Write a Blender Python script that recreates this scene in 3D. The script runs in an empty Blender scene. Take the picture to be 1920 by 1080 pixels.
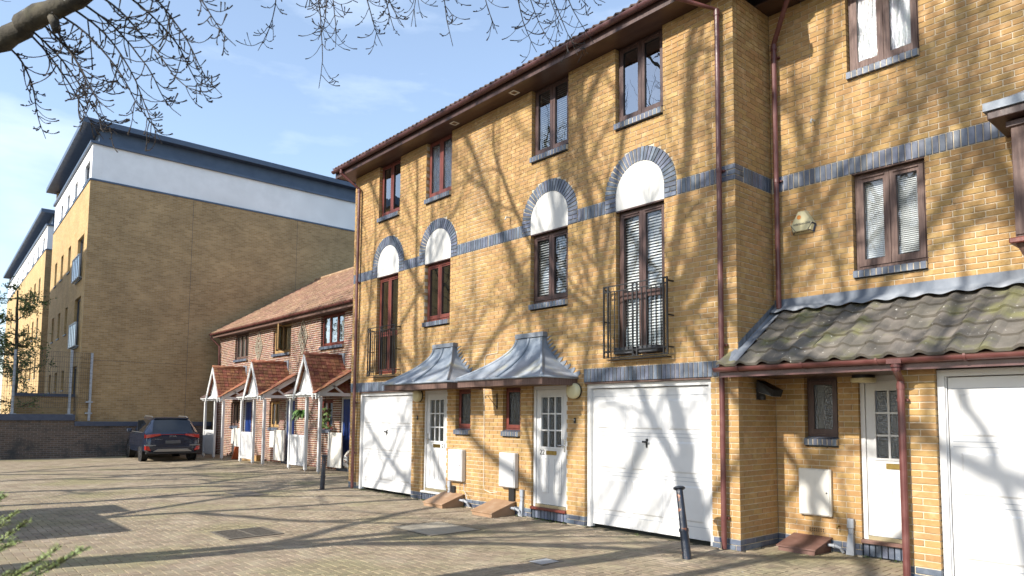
import bpy, math, random
from mathutils import Vector, Matrix
random.seed(11)
sc = bpy.context.scene
col = sc.collection

# ------------------------------------------------------------------ camera
cam_d = bpy.data.cameras.new('camera')
cam = bpy.data.objects.new('camera', cam_d); col.objects.link(cam); sc.camera = cam
F_PX, PY = 1324.93, 682.76
RT = Vector((0.659035, 0.752068, 0.008092)); UP = Vector((0.051113, -0.055519, 0.997149)); FW = Vector((-0.750373, 0.656743, 0.075029))
CAM = Vector((0, -8.43, 1.725))
cam.matrix_world = Matrix(((RT.x, UP.x, -FW.x, CAM.x), (RT.y, UP.y, -FW.y, CAM.y), (RT.z, UP.z, -FW.z, CAM.z), (0, 0, 0, 1)))
cam_d.sensor_width = 36; cam_d.lens = F_PX/1920*36; cam_d.shift_y = (PY-540)/1920
cam_d.clip_start = 0.05; cam_d.clip_end = 1500
cam_d.dof.use_dof = True; cam_d.dof.focus_distance = 14; cam_d.dof.aperture_fstop = 2.8

# ------------------------------------------------------------------ light
LIGHT = Vector((0.11, 1.0, -0.62)).normalized()          # the way the sunlight travels
ELEV = math.asin(-LIGHT.z)
world = bpy.data.worlds.new('World'); sc.world = world; world.use_nodes = True
nt = world.node_tree; nt.nodes.clear()
out = nt.nodes.new('ShaderNodeOutputWorld'); bg = nt.nodes.new('ShaderNodeBackground')
sky = nt.nodes.new('ShaderNodeTexSky'); sky.sky_type = 'NISHITA'; sky.sun_disc = False
sky.sun_elevation = ELEV; sky.sun_rotation = math.atan2(-LIGHT.x, -LIGHT.y)
sky.air_density = 1.0; sky.dust_density = 0.6; sky.ozone_density = 1.0; sky.altitude = 50
tc = nt.nodes.new('ShaderNodeTexCoord'); mp = nt.nodes.new('ShaderNodeMapping')
mp.inputs['Scale'].default_value = (1.0, 1.0, 3.2); mp.inputs['Location'].default_value = (3.1, 1.7, 0.4)
n1 = nt.nodes.new('ShaderNodeTexNoise'); n1.inputs['Scale'].default_value = 3.0; n1.inputs['Detail'].default_value = 9; n1.inputs['Roughness'].default_value = 0.56
cr = nt.nodes.new('ShaderNodeValToRGB'); cr.color_ramp.elements[0].position = 0.50; cr.color_ramp.elements[1].position = 0.80
cr.color_ramp.elements[0].color = (0.15, 0.15, 0.15, 1); cr.color_ramp.elements[1].color = (0.9, 0.9, 0.9, 1)
mx = nt.nodes.new('ShaderNodeMix'); mx.data_type = 'RGBA'; mx.inputs['B'].default_value = (3.7, 4.3, 5.1, 1)
L = nt.links.new
L(tc.outputs['Generated'], mp.inputs['Vector']); L(mp.outputs['Vector'], n1.inputs['Vector']); L(n1.outputs['Fac'], cr.inputs['Fac'])
L(cr.outputs['Color'], mx.inputs['Factor']); L(sky.outputs['Color'], mx.inputs['A']); L(mx.outputs['Result'], bg.inputs['Color'])
bg.inputs['Strength'].default_value = 0.135; L(bg.outputs['Background'], out.inputs['Surface'])
sun_d = bpy.data.lights.new('sun', 'SUN'); sun_d.energy = 3.8; sun_d.angle = math.radians(0.53); sun_d.color = (1.0, 0.94, 0.85)
sun = bpy.data.objects.new('sun', sun_d); col.objects.link(sun)
sun.rotation_euler = LIGHT.to_track_quat('-Z', 'Y').to_euler()
sc.view_settings.view_transform = 'Standard'; sc.view_settings.look = 'None'; sc.view_settings.gamma = 1
sc.view_settings.exposure = 1.08; sc.view_settings.use_curve_mapping = False
sc.render.engine = 'CYCLES'

# ------------------------------------------------------------------ materials
def rgba(c): return (c[0], c[1], c[2], 1)
def mat(name, c, rough=0.7, c2=None, c3=None, nscale=6.0, island=0.0, metal=0.0, bump=0.0, bscale=60.0, spots=None, sscale=90.0, samt=0.62, stretch=(1, 1, 1), patch=None, pscale=0.7, pthr=0.55, spec=0.5, coat=0.0):
    """colour noise between c, c2 and c3; per piece variation; specks; large weathered patches; fine relief"""
    m = bpy.data.materials.new(name); m.use_nodes = True
    nt = m.node_tree; N = nt.nodes; lk = nt.links.new
    b = N['Principled BSDF']; b.inputs['Roughness'].default_value = rough; b.inputs['Metallic'].default_value = metal
    b.inputs['Specular IOR Level'].default_value = spec
    if coat: b.inputs['Coat Weight'].default_value = coat; b.inputs['Coat Roughness'].default_value = 0.04
    if c2 is None and not island and not spots and not bump and patch is None:
        b.inputs['Base Color'].default_value = rgba(c); return m
    tc = N.new('ShaderNodeTexCoord'); geo = N.new('ShaderNodeNewGeometry'); oi = N.new('ShaderNodeObjectInfo')
    mp = N.new('ShaderNodeMapping'); mp.inputs['Scale'].default_value = stretch; lk(geo.outputs['Position'], mp.inputs['Vector'])
    cur = None
    rgb = N.new('ShaderNodeRGB'); rgb.outputs[0].default_value = rgba(c); cur = rgb.outputs[0]
    if c2 is not None:
        n = N.new('ShaderNodeTexNoise'); n.inputs['Scale'].default_value = nscale; n.inputs['Detail'].default_value = 5
        lk(mp.outputs['Vector'], n.inputs['Vector'])
        r = N.new('ShaderNodeValToRGB'); r.color_ramp.elements[0].position = 0.33; r.color_ramp.elements[1].position = 0.68
        r.color_ramp.elements[0].color = rgba(c); r.color_ramp.elements[1].color = rgba(c2)
        if c3 is not None:
            e = r.color_ramp.elements.new(0.5); e.color = rgba(c3)
        lk(n.outputs['Fac'], r.inputs['Fac']); cur = r.outputs['Color']
    if patch is not None:
        n = N.new('ShaderNodeTexNoise'); n.inputs['Scale'].default_value = pscale; n.inputs['Detail'].default_value = 6
        lk(mp.outputs['Vector'], n.inputs['Vector'])
        r = N.new('ShaderNodeMapRange'); r.inputs['From Min'].default_value = pthr; r.inputs['From Max'].default_value = pthr+0.18; r.inputs['To Max'].default_value = 0.85
        lk(n.outputs['Fac'], r.inputs['Value'])
        x = N.new('ShaderNodeMix'); x.data_type = 'RGBA'; lk(r.outputs['Result'], x.inputs['Factor']); lk(cur, x.inputs['A']); x.inputs['B'].default_value = rgba(patch); cur = x.outputs['Result']
    if island:
        ad = N.new('ShaderNodeMath'); ad.operation = 'ADD'; lk(geo.outputs['Random Per Island'], ad.inputs[0]); lk(oi.outputs['Random'], ad.inputs[1])
        fr = N.new('ShaderNodeMath'); fr.operation = 'FRACT'; lk(ad.outputs[0], fr.inputs[0])
        mr = N.new('ShaderNodeMapRange'); mr.inputs['To Min'].default_value = 1-island; mr.inputs['To Max'].default_value = 1+island*0.6; lk(fr.outputs[0], mr.inputs['Value'])
        hs = N.new('ShaderNodeHueSaturation'); lk(mr.outputs['Result'], hs.inputs['Value']); lk(cur, hs.inputs['Color'])
        m2 = N.new('ShaderNodeMath'); m2.operation = 'MULTIPLY'; m2.inputs[1].default_value = 7.31; lk(fr.outputs[0], m2.inputs[0])
        f2 = N.new('ShaderNodeMath'); f2.operation = 'FRACT'; lk(m2.outputs[0], f2.inputs[0])
        mh = N.new('ShaderNodeMapRange'); mh.inputs['To Min'].default_value = 0.5-island*0.06; mh.inputs['To Max'].default_value = 0.5+island*0.05; lk(f2.outputs[0], mh.inputs['Value'])
        lk(mh.outputs['Result'], hs.inputs['Hue']); cur = hs.outputs['Color']
    if spots is not None:
        v = N.new('ShaderNodeTexNoise'); v.inputs['Scale'].default_value = sscale; v.inputs['Detail'].default_value = 2; lk(mp.outputs['Vector'], v.inputs['Vector'])
        r = N.new('ShaderNodeMapRange'); r.inputs['From Min'].default_value = samt; r.inputs['From Max'].default_value = samt+0.05; lk(v.outputs['Fac'], r.inputs['Value'])
        x = N.new('ShaderNodeMix'); x.data_type = 'RGBA'; lk(r.outputs['Result'], x.inputs['Factor']); lk(cur, x.inputs['A']); x.inputs['B'].default_value = rgba(spots); cur = x.outputs['Result']
    lk(cur, b.inputs['Base Color'])
    if bump:
        n = N.new('ShaderNodeTexNoise'); n.inputs['Scale'].default_value = bscale; n.inputs['Detail'].default_value = 4; lk(mp.outputs['Vector'], n.inputs['Vector'])
        bp = N.new('ShaderNodeBump'); bp.inputs['Strength'].default_value = bump; bp.inputs['Distance'].default_value = 0.01; lk(n.outputs['Fac'], bp.inputs['Height']); lk(bp.outputs['Normal'], b.inputs['Normal'])
        if not metal:
            rr = N.new('ShaderNodeMapRange'); rr.inputs['To Min'].default_value = max(0, rough-0.12); rr.inputs['To Max'].default_value = min(1, rough+0.12); lk(n.outputs['Fac'], rr.inputs['Value']); lk(rr.outputs['Result'], b.inputs['Roughness'])
    return m
def brick_mat(name, a, b_, mort, axis='x', bw=0.225, bh=0.075, rough=0.85, patch=None):
    """brickwork too far away to build brick by brick"""
    m = bpy.data.materials.new(name); m.use_nodes = True
    nt = m.node_tree; N = nt.nodes; lk = nt.links.new; B = N['Principled BSDF']; B.inputs['Roughness'].default_value = rough
    geo = N.new('ShaderNodeNewGeometry'); sp = N.new('ShaderNodeSeparateXYZ'); lk(geo.outputs['Position'], sp.inputs[0])
    cb = N.new('ShaderNodeCombineXYZ'); lk(sp.outputs['Y' if axis == 'y' else 'X'], cb.inputs['X']); lk(sp.outputs['Z'], cb.inputs['Y'])
    t = N.new('ShaderNodeTexBrick'); t.inputs['Scale'].default_value = 1; t.inputs['Brick Width'].default_value = bw; t.inputs['Row Height'].default_value = bh
    t.inputs['Mortar Size'].default_value = 0.006; t.inputs['Mortar Smooth'].default_value = 0.2; t.inputs['Bias'].default_value = -0.1
    t.inputs['Color1'].default_value = rgba(a); t.inputs['Color2'].default_value = rgba(b_); t.inputs['Mortar'].default_value = rgba(mort)
    lk(cb.outputs[0], t.inputs['Vector'])
    n = N.new('ShaderNodeTexNoise'); n.inputs['Scale'].default_value = 0.8; n.inputs['Detail'].default_value = 8; n.inputs['Roughness'].default_value = 0.65; lk(geo.outputs['Position'], n.inputs['Vector'])
    r = N.new('ShaderNodeMapRange'); r.inputs['From Min'].default_value = 0.3; r.inputs['From Max'].default_value = 0.7; r.inputs['To Min'].default_value = 0.78; r.inputs['To Max'].default_value = 1.15; lk(n.outputs['Fac'], r.inputs['Value'])
    hs = N.new('ShaderNodeHueSaturation'); lk(t.outputs['Color'], hs.inputs['Color']); lk(r.outputs['Result'], hs.inputs['Value']); cur = hs.outputs['Color']
    if patch:
        n2 = N.new('ShaderNodeTexNoise'); n2.inputs['Scale'].default_value = 1.3; n2.inputs['Detail'].default_value = 9; n2.inputs['Roughness'].default_value = 0.7; lk(geo.outputs['Position'], n2.inputs['Vector'])
        r2 = N.new('ShaderNodeMapRange'); r2.inputs['From Min'].default_value = 0.5; r2.inputs['From Max'].default_value = 0.66; lk(n2.outputs['Fac'], r2.inputs['Value'])
        x = N.new('ShaderNodeMix'); x.data_type = 'RGBA'; lk(r2.outputs['Result'], x.inputs['Factor']); lk(cur, x.inputs['A']); x.inputs['B'].default_value = rgba(patch); cur = x.outputs['Result']
    lk(cur, B.inputs['Base Color'])
    bp = N.new('ShaderNodeBump'); bp.inputs['Strength'].default_value = 0.7; bp.inputs['Distance'].default_value = 0.008; bp.invert = True
    lk(t.outputs['Fac'], bp.inputs['Height']); lk(bp.outputs['Normal'], B.inputs['Normal'])
    return m
def glass_mat(name, tint=(0.75, 0.8, 0.82), boost=1.6, rough=0.0, wavy=0.0, wscale=30):
    m = bpy.data.materials.new(name); m.use_nodes = True
    nt = m.node_tree; N = nt.nodes; lk = nt.links.new; N.remove(N['Principled BSDF']); o = N['Material Output']
    tr = N.new('ShaderNodeBsdfTransparent'); tr.inputs['Color'].default_value = rgba(tint)
    gl = N.new('ShaderNodeBsdfGlossy'); gl.inputs['Roughness'].default_value = rough; gl.inputs['Color'].default_value = (0.95, 0.97, 1, 1)
    fr = N.new('ShaderNodeFresnel'); fr.inputs['IOR'].default_value = 1.52
    mu = N.new('ShaderNodeMath'); mu.operation = 'MULTIPLY_ADD'; mu.inputs[1].default_value = boost; mu.inputs[2].default_value = 0.03; mu.use_clamp = True; lk(fr.outputs[0], mu.inputs[0])
    mi = N.new('ShaderNodeMixShader'); lk(mu.outputs[0], mi.inputs[0]); lk(tr.outputs[0], mi.inputs[1]); lk(gl.outputs[0], mi.inputs[2]); lk(mi.outputs[0], o.inputs['Surface'])
    g = N.new('ShaderNodeNewGeometry'); n = N.new('ShaderNodeTexNoise'); n.inputs['Scale'].default_value = wscale if wavy else 2.0; n.inputs['Detail'].default_value = 2; lk(g.outputs['Position'], n.inputs['Vector'])
    bp = N.new('ShaderNodeBump'); bp.inputs['Strength'].default_value = wavy if wavy else 0.05; bp.inputs['Distance'].default_value = 0.02 if wavy else 0.03; lk(n.outputs['Fac'], bp.inputs['Height']); lk(bp.outputs['Normal'], gl.inputs['Normal'])
    return m
M = {}
M['buff'] = mat('buff_brick', (0.405, 0.255, 0.105), 0.88, (0.475, 0.315, 0.145), (0.36, 0.215, 0.08), nscale=7, island=0.13, bump=0.5, bscale=55, spots=(0.10, 0.055, 0.025), sscale=70, samt=0.70, patch=(0.30, 0.195, 0.092), pscale=1.3, pthr=0.58)
M['blue'] = mat('blue_brick', (0.085, 0.105, 0.15), 0.42, (0.15, 0.17, 0.22), (0.11, 0.13, 0.175), nscale=11, island=0.32, bump=0.25, bscale=40, spots=(0.28, 0.29, 0.30), sscale=35, samt=0.72)
M['red'] = mat('red_brick', (0.24, 0.12, 0.07), 0.88, (0.29, 0.155, 0.095), (0.165, 0.08, 0.052), nscale=9, island=0.38, bump=0.4, bscale=50)
M['mortar'] = mat('mortar', (0.50, 0.42, 0.30), 0.95, (0.60, 0.515, 0.385), nscale=14, bump=0.4, bscale=120)
M['mortar_r'] = mat('pale_mortar', (0.70, 0.65, 0.57), 0.95, (0.78, 0.73, 0.66), nscale=14)
M['timber'] = mat('brown_timber', (0.045, 0.022, 0.018), 0.42, (0.085, 0.046, 0.038), (0.06, 0.03, 0.025), nscale=14, stretch=(3, 3, 0.4), bump=0.2, bscale=40)
M['redtimber'] = mat('red_brown_timber', (0.11, 0.024, 0.018), 0.45, (0.17, 0.042, 0.028), nscale=14, stretch=(3, 3, 0.4), bump=0.2, bscale=40)
M['greytimber'] = mat('weathered_brown_timber', (0.075, 0.04, 0.032), 0.6, (0.16, 0.10, 0.08), (0.11, 0.062, 0.048), nscale=10, stretch=(4, 4, 0.35), bump=0.3, bscale=50)
M['soffit'] = mat('soffit_board', (0.06, 0.03, 0.022), 0.35, (0.10, 0.055, 0.04), nscale=2, stretch=(0.5, 3, 3), bump=0.12, bscale=25)
M['pvc'] = mat('maroon_plastic', (0.095, 0.030, 0.027), 0.40, (0.15, 0.062, 0.055), (0.115, 0.038, 0.034), nscale=5, bump=0.08, bscale=30)
M['pvcdark'] = mat('brown_gutter_plastic', (0.075, 0.032, 0.032), 0.30, (0.12, 0.06, 0.06), nscale=4, bump=0.08, bscale=30)
M['white'] = mat('white_paint', (0.56, 0.56, 0.555), 0.42, (0.61, 0.61, 0.605), nscale=3, bump=0.06, bscale=8, patch=(0.46, 0.455, 0.43), pscale=1.1, pthr=0.56)
M['whitewood'] = mat('white_painted_wood', (0.58, 0.58, 0.575), 0.5, (0.65, 0.65, 0.64), nscale=6, bump=0.15, bscale=40, spots=(0.45, 0.4, 0.34), sscale=22, samt=0.72)
M['render'] = mat('white_render', (0.54, 0.535, 0.51), 0.85, (0.62, 0.615, 0.59), nscale=3, bump=0.25, bscale=90, patch=(0.46, 0.45, 0.41), pscale=2.5, pthr=0.56, stretch=(1, 1, .4))
M['aptrender'] = mat('pale_render', (0.80, 0.80, 0.79), 0.85, (0.88, 0.88, 0.87), nscale=2, bump=0.2, bscale=60, patch=(0.70, 0.70, 0.69), pscale=.5, pthr=0.55)
M['lead'] = mat('lead_sheet', (0.15, 0.18, 0.22), 0.45, (0.30, 0.33, 0.37), (0.21, 0.245, 0.29), nscale=3.5, bump=0.25, bscale=12, patch=(0.36, 0.35, 0.24), pscale=2.2, pthr=0.57)
M['leadnew'] = mat('pale_lead_flashing', (0.115, 0.135, 0.165), 0.55, (0.235, 0.255, 0.285), nscale=5, bump=0.25, bscale=14, stretch=(1, 1, 0.5))
M['conc_tile'] = mat('mossy_concrete_tile', (0.085, 0.078, 0.066), 0.9, (0.17, 0.15, 0.125), (0.125, 0.112, 0.092), nscale=4, island=0.16, bump=0.6, bscale=70, patch=(0.19, 0.19, 0.065), pscale=2.6, pthr=0.53, spots=(0.52, 0.51, 0.46), sscale=24, samt=0.70)
M['roof_tile'] = mat('dark_roof_tile', (0.10, 0.065, 0.055), 0.85, (0.17, 0.11, 0.095), nscale=4, island=0.2, bump=0.4, bscale=60)
M['red_tile'] = mat('pinkish_roof_tile', (0.31, 0.19, 0.12), 0.88, (0.38, 0.25, 0.165), (0.25, 0.148, 0.092), nscale=3, island=0.22, bump=0.4, bscale=40)
M['clay_tile'] = mat('clay_tile', (0.33, 0.135, 0.065), 0.85, (0.41, 0.19, 0.10), (0.23, 0.09, 0.048), nscale=6, island=0.3, bump=0.4, bscale=40)
M['iron'] = mat('black_iron', (0.012, 0.012, 0.014), 0.42, (0.022, 0.021, 0.022), nscale=20, bump=0.15, bscale=60)
M['bollard'] = mat('chipped_black_paint', (0.012, 0.017, 0.028), 0.33, (0.02, 0.026, 0.04), nscale=8, bump=0.3, bscale=40, spots=(0.22, 0.085, 0.035), sscale=13, samt=0.655)
M['brass'] = mat('brass', (0.40, 0.29, 0.10), 0.32, (0.32, 0.22, 0.07), nscale=20, metal=1.0)
M['palegold'] = mat('pale_gold_metal', (0.50, 0.43, 0.28), 0.35, metal=0.7)
M['chrome'] = mat('chrome', (0.7, 0.7, 0.7), 0.2, metal=1.0)
M['galv'] = mat('galvanised_steel', (0.36, 0.39, 0.43), 0.5, (0.46, 0.49, 0.52), nscale=12, metal=0.5, bump=0.1)
M['greyplastic'] = mat('grey_plastic', (0.30, 0.325, 0.36), 0.5, (0.36, 0.38, 0.41), nscale=5)
M['cream'] = mat('cream_plastic', (0.62, 0.56, 0.34), 0.35, (0.55, 0.49, 0.29), nscale=5)
M['offwhite'] = mat('offwhite_plastic', (0.66, 0.64, 0.58), 0.45, (0.71, 0.69, 0.63), nscale=4, bump=0.05)
M['brownbox'] = mat('brown_box_plastic', (0.27, 0.165, 0.095), 0.6, (0.34, 0.215, 0.13), nscale=5, bump=0.2, patch=(0.36, 0.27, 0.19), pscale=5, pthr=0.55)
M['darkbox'] = mat('dark_brown_box_plastic', (0.115, 0.055, 0.042), 0.6, (0.18, 0.10, 0.08), nscale=5, bump=0.2)
M['black'] = mat('black_plastic', (0.012, 0.012, 0.013), 0.45)
M['digit'] = mat('black_digit', (0.01, 0.01, 0.01), 0.4)
M['interior'] = mat('dim_room', (0.045, 0.043, 0.042), 0.9)
M['blind'] = mat('white_blind', (0.74, 0.74, 0.72), 0.5)
M['curtain'] = mat('net_curtain', (0.62, 0.62, 0.6), 0.8, (0.42, 0.42, 0.42), nscale=5, stretch=(9, 9, 0.2))
M['yellowcurtain'] = mat('cream_curtain', (0.52, 0.42, 0.22), 0.8, (0.40, 0.32, 0.16), nscale=5, stretch=(9, 9, 0.2))
M['glass'] = glass_mat('window_glass', boost=3.6)
M['dimglass'] = glass_mat('plain_glass', (0.9, 0.93, 0.95), boost=1.5)
M['skyglass'] = glass_mat('clear_glass', boost=6.0)
M['obscure'] = glass_mat('obscured_glass', (0.30, 0.33, 0.33), 1.6, 0.05, 0.5, 45)
M['frosted'] = glass_mat('patterned_glass', (0.55, 0.58, 0.60), 3.6, 0.10, 0.7, 38)
M['paver'] = mat('block_paver', (0.225, 0.178, 0.116), 0.92, (0.33, 0.27, 0.19), (0.27, 0.215, 0.145), nscale=2.2, island=0.17, bump=0.5, bscale=60, patch=(0.235, 0.205, 0.105), pscale=0.55, pthr=0.50, spots=(0.55, 0.52, 0.46), sscale=9, samt=0.745)
M['joint'] = mat('paving_joint', (0.075, 0.068, 0.038), 0.95, (0.13, 0.11, 0.07), nscale=9)
M['tarmac'] = mat('tarmac', (0.06, 0.06, 0.058), 0.95, (0.09, 0.088, 0.085), nscale=3, bump=0.4, bscale=80)
M['castiron'] = mat('cast_iron', (0.10, 0.085, 0.065), 0.6, (0.17, 0.145, 0.11), nscale=15, bump=0.4, bscale=50)
M['cover'] = mat('pale_concrete', (0.30, 0.265, 0.20), 0.9, (0.36, 0.32, 0.25), nscale=8, bump=0.3)
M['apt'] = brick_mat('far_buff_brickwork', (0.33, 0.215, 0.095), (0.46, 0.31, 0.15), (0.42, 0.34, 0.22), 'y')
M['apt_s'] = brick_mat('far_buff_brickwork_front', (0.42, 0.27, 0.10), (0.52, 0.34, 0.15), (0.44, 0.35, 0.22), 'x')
M['oldwall'] = brick_mat('old_stock_brickwork', (0.10, 0.075, 0.058), (0.17, 0.115, 0.085), (0.24, 0.22, 0.20), 'y', patch=(0.055, 0.052, 0.05))
M['zinc'] = mat('blue_grey_metal', (0.055, 0.085, 0.14), 0.45, (0.075, 0.11, 0.17), nscale=2, bump=0.05, bscale=5)
M['bluebrickcap'] = mat('blue_engineering_coping', (0.05, 0.062, 0.10), 0.5, (0.07, 0.085, 0.125), nscale=6)
M['darkframe'] = mat('dark_grey_frame', (0.05, 0.052, 0.06), 0.5)
M['bark'] = mat('ash_bark', (0.022, 0.019, 0.016), 0.95, (0.10, 0.085, 0.058), (0.052, 0.045, 0.032), nscale=7, bump=1.0, bscale=22, patch=(0.13, 0.125, 0.05), pscale=2.2, pthr=0.57, spots=(0.26, 0.26, 0.23), sscale=20, samt=0.70)
M['twig'] = mat('dark_twig', (0.022, 0.017, 0.015), 0.85, (0.042, 0.033, 0.028), nscale=20)
M['leaf'] = mat('fresh_leaf', (0.075, 0.125, 0.03), 0.6, (0.115, 0.165, 0.045), nscale=8, island=0.3)
M['yew'] = mat('yew_needle', (0.14, 0.20, 0.05), 0.55, (0.24, 0.29, 0.08), nscale=9, island=0.3)
M['plant'] = mat('fern_leaf', (0.06, 0.13, 0.025), 0.5, (0.12, 0.20, 0.05), nscale=9, island=0.3)
M['bluedoor'] = mat('blue_door_paint', (0.012, 0.035, 0.16), 0.35, (0.016, 0.045, 0.19), nscale=4)
M['carpaint'] = mat('dark_blue_car_paint', (0.016, 0.024, 0.05), 0.2, coat=1.0, metal=0.3)
M['cargrey'] = mat('charcoal_car_paint', (0.02, 0.022, 0.025), 0.25, coat=1.0, metal=0.3)
M['carplastic'] = mat('black_trim', (0.016, 0.016, 0.017), 0.5)
M['silver'] = mat('silver_trim', (0.30, 0.30, 0.30), 0.35, metal=0.6)
M['tyre'] = mat('tyre_rubber', (0.018, 0.018, 0.018), 0.85)
M['rim'] = mat('alloy_rim', (0.34, 0.34, 0.35), 0.3, metal=0.9)
M['redlamp'] = mat('red_lamp', (0.42, 0.02, 0.012), 0.15, coat=1.0)
M['clearlamp'] = mat('clear_lamp', (0.42, 0.44, 0.47), 0.12, metal=0.5, coat=1.0)
M['plate'] = mat('number_plate', (0.70, 0.70, 0.68), 0.4)
M['greyplate'] = mat('grey_number_plate', (0.085, 0.085, 0.09), 0.5)
M['carglass'] = mat('car_glass', (0.008, 0.010, 0.014), 0.04, spec=0.9)
M['rubble'] = mat('orange_toy_plastic', (0.45, 0.12, 0.05), 0.5)
M['wood'] = mat('bare_wood', (0.42, 0.27, 0.11), 0.7, (0.34, 0.2, 0.08), nscale=8)
M['leaflitter'] = mat('dry_leaf', (0.28, 0.19, 0.11), 0.9, (0.52, 0.45, 0.35), nscale=30, island=0.5)
M['orange'] = mat('orange_print', (0.62, 0.22, 0.03), 0.5)
M['navy'] = mat('navy_plastic', (0.014, 0.018, 0.05), 0.35)

# ------------------------------------------------------------------ helpers
class MB:
    """collects faces of one mesh"""
    def __init__(s): s.v = []; s.f = []
    def quad(s, a, b, c, d):
        i = len(s.v); s.v += [tuple(a), tuple(b), tuple(c), tuple(d)]; s.f.append((i, i+1, i+2, i+3)); return s
    def poly(s, pts):
        i = len(s.v); s.v += [tuple(p) for p in pts]; s.f.append(tuple(range(i, i+len(pts)))); return s
    def box(s, x0, x1, y0, y1, z0, z1, skip=()):
        i = len(s.v)
        s.v += [(x0, y0, z0), (x1, y0, z0), (x1, y1, z0), (x0, y1, z0), (x0, y0, z1), (x1, y0, z1), (x1, y1, z1), (x0, y1, z1)]
        F = {'b': (0, 3, 2, 1), 't': (4, 5, 6, 7), 'f': (0, 1, 5, 4), 'k': (2, 3, 7, 6), 'l': (3, 0, 4, 7), 'r': (1, 2, 6, 5)}
        for k, q in F.items():
            if k not in skip: s.f.append(tuple(i+j for j in q))
        return s
    def hexa(s, p):                      # eight corners: bottom ring, top ring
        i = len(s.v); s.v += [tuple(q) for q in p]
        for q in ((0, 3, 2, 1), (4, 5, 6, 7), (0, 1, 5, 4), (1, 2, 6, 5), (2, 3, 7, 6), (3, 0, 4, 7)): s.f.append(tuple(i+j for j in q))
        return s
    def bbox(s, x0, x1, y0, y1, z0, z1, b=0.01):   # box with chamfered edges
        cs = []
        xs, ys, zs = (x0, x1), (y0, y1), (z0, z1); i0 = len(s.v); idx = {}
        for a in (0, 1):
            for bb in (0, 1):
                for c in (0, 1):
                    sx, sy, sz = (1, -1)[a], (1, -1)[bb], (1, -1)[c]; X, Y, Z = xs[a], ys[bb], zs[c]
                    for k, p in (('x', (X, Y+sy*b, Z+sz*b)), ('y', (X+sx*b, Y, Z+sz*b)), ('z', (X+sx*b, Y+sy*b, Z))):
                        idx[(a, bb, c, k)] = len(s.v); s.v.append(p)
        def q(*ks, flip=False):
            f = [idx[k] for k in ks]; s.f.append(tuple(reversed(f)) if flip else tuple(f))
        for a in (0, 1): q((a, 0, 0, 'x'), (a, 1, 0, 'x'), (a, 1, 1, 'x'), (a, 0, 1, 'x'), flip=(a == 0))
        for a in (0, 1): q((0, a, 0, 'y'), (1, a, 0, 'y'), (1, a, 1, 'y'), (0, a, 1, 'y'), flip=(a == 1))
        for a in (0, 1): q((0, 0, a, 'z'), (1, 0, a, 'z'), (1, 1, a, 'z'), (0, 1, a, 'z'), flip=(a == 0))
        for a in (0, 1):
            for c in (0, 1):
                q((a, c, 0, 'x'), (a, c, 1, 'x'), (a, c, 1, 'y'), (a, c, 0, 'y'), flip=(a == c))
                q((a, 0, c, 'x'), (a, 1, c, 'x'), (a, 1, c, 'z'), (a, 0, c, 'z'), flip=(a != c))
                q((0, a, c, 'y'), (1, a, c, 'y'), (1, a, c, 'z'), (0, a, c, 'z'), flip=(a == c))
        for a in (0, 1):
            for bb in (0, 1):
                for c in (0, 1): q((a, bb, c, 'x'), (a, bb, c, 'y'), (a, bb, c, 'z'), flip=((a+bb+c) % 2 == 1))
        return s
    def tube(s, pts, r, n=8, cap=True, arc=None):
        """round bar along points; r a number or a list"""
        pts = [Vector(p) for p in pts]; rs = r if isinstance(r, (list, tuple)) else [r]*len(pts)
        i0 = len(s.v); prev = None
        for k, p in enumerate(pts):
            d = (pts[min(k+1, len(pts)-1)]-pts[max(k-1, 0)]).normalized()
            if prev is None:
                a = Vector((0, 0, 1)) if abs(d.z) < 0.9 else Vector((1, 0, 0)); u = d.cross(a).normalized()
            else: u = (prev-d*prev.dot(d)).normalized()
            prev = u; w = d.cross(u)
            for j in range(n):
                t = 2*math.pi*j/n; q = p+(u*math.cos(t)+w*math.sin(t))*rs[k]; s.v.append((q.x, q.y, q.z))
        for k in range(len(pts)-1):
            for j in range(n):
                a = i0+k*n+j; b = i0+k*n+(j+1) % n; s.f.append((a, b, b+n, a+n))
        if cap and n > 2:
            s.f.append(tuple(i0+j for j in reversed(range(n)))); s.f.append(tuple(i0+(len(pts)-1)*n+j for j in range(n)))
        return s
    def lathe(s, c, prof, n=24, axis='z'):
        i0 = len(s.v)
        for (r, h) in prof:
            for j in range(n):
                t = 2*math.pi*j/n; a, b = r*math.cos(t), r*math.sin(t)
                s.v.append((c[0]+a, c[1]+b, c[2]+h) if axis == 'z' else (c[0]+a, c[1]+h, c[2]+b) if axis == 'y' else (c[0]+h, c[1]+a, c[2]+b))
        for k in range(len(prof)-1):
            for j in range(n):
                a = i0+k*n+j; b = i0+k*n+(j+1) % n; s.f.append((a, b, b+n, a+n))
        s.f.append(tuple(i0+j for j in range(n))); s.f.append(tuple(i0+(len(prof)-1)*n+j for j in range(n)))
        return s
    def sweep(s, prof, x0, x1, axis='x'):
        """outline (closed list of (y, z)) swept along x"""
        i = len(s.v); n = len(prof)
        for x in (x0, x1):
            for (a, b) in prof: s.v.append((x, a, b) if axis == 'x' else (a, x, b))
        for j in range(n): s.f.append((i+j, i+(j+1) % n, i+n+(j+1) % n, i+n+j))
        s.f.append(tuple(i+j for j in reversed(range(n)))); s.f.append(tuple(i+n+j for j in range(n)))
        return s
    def grid(s, rows):
        i = len(s.v); w = len(rows[0])
        for r in rows: s.v += [tuple(p) for p in r]
        for a in range(len(rows)-1):
            for b in range(w-1): s.f.append((i+a*w+b, i+a*w+b+1, i+(a+1)*w+b+1, i+(a+1)*w+b))
        return s
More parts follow.
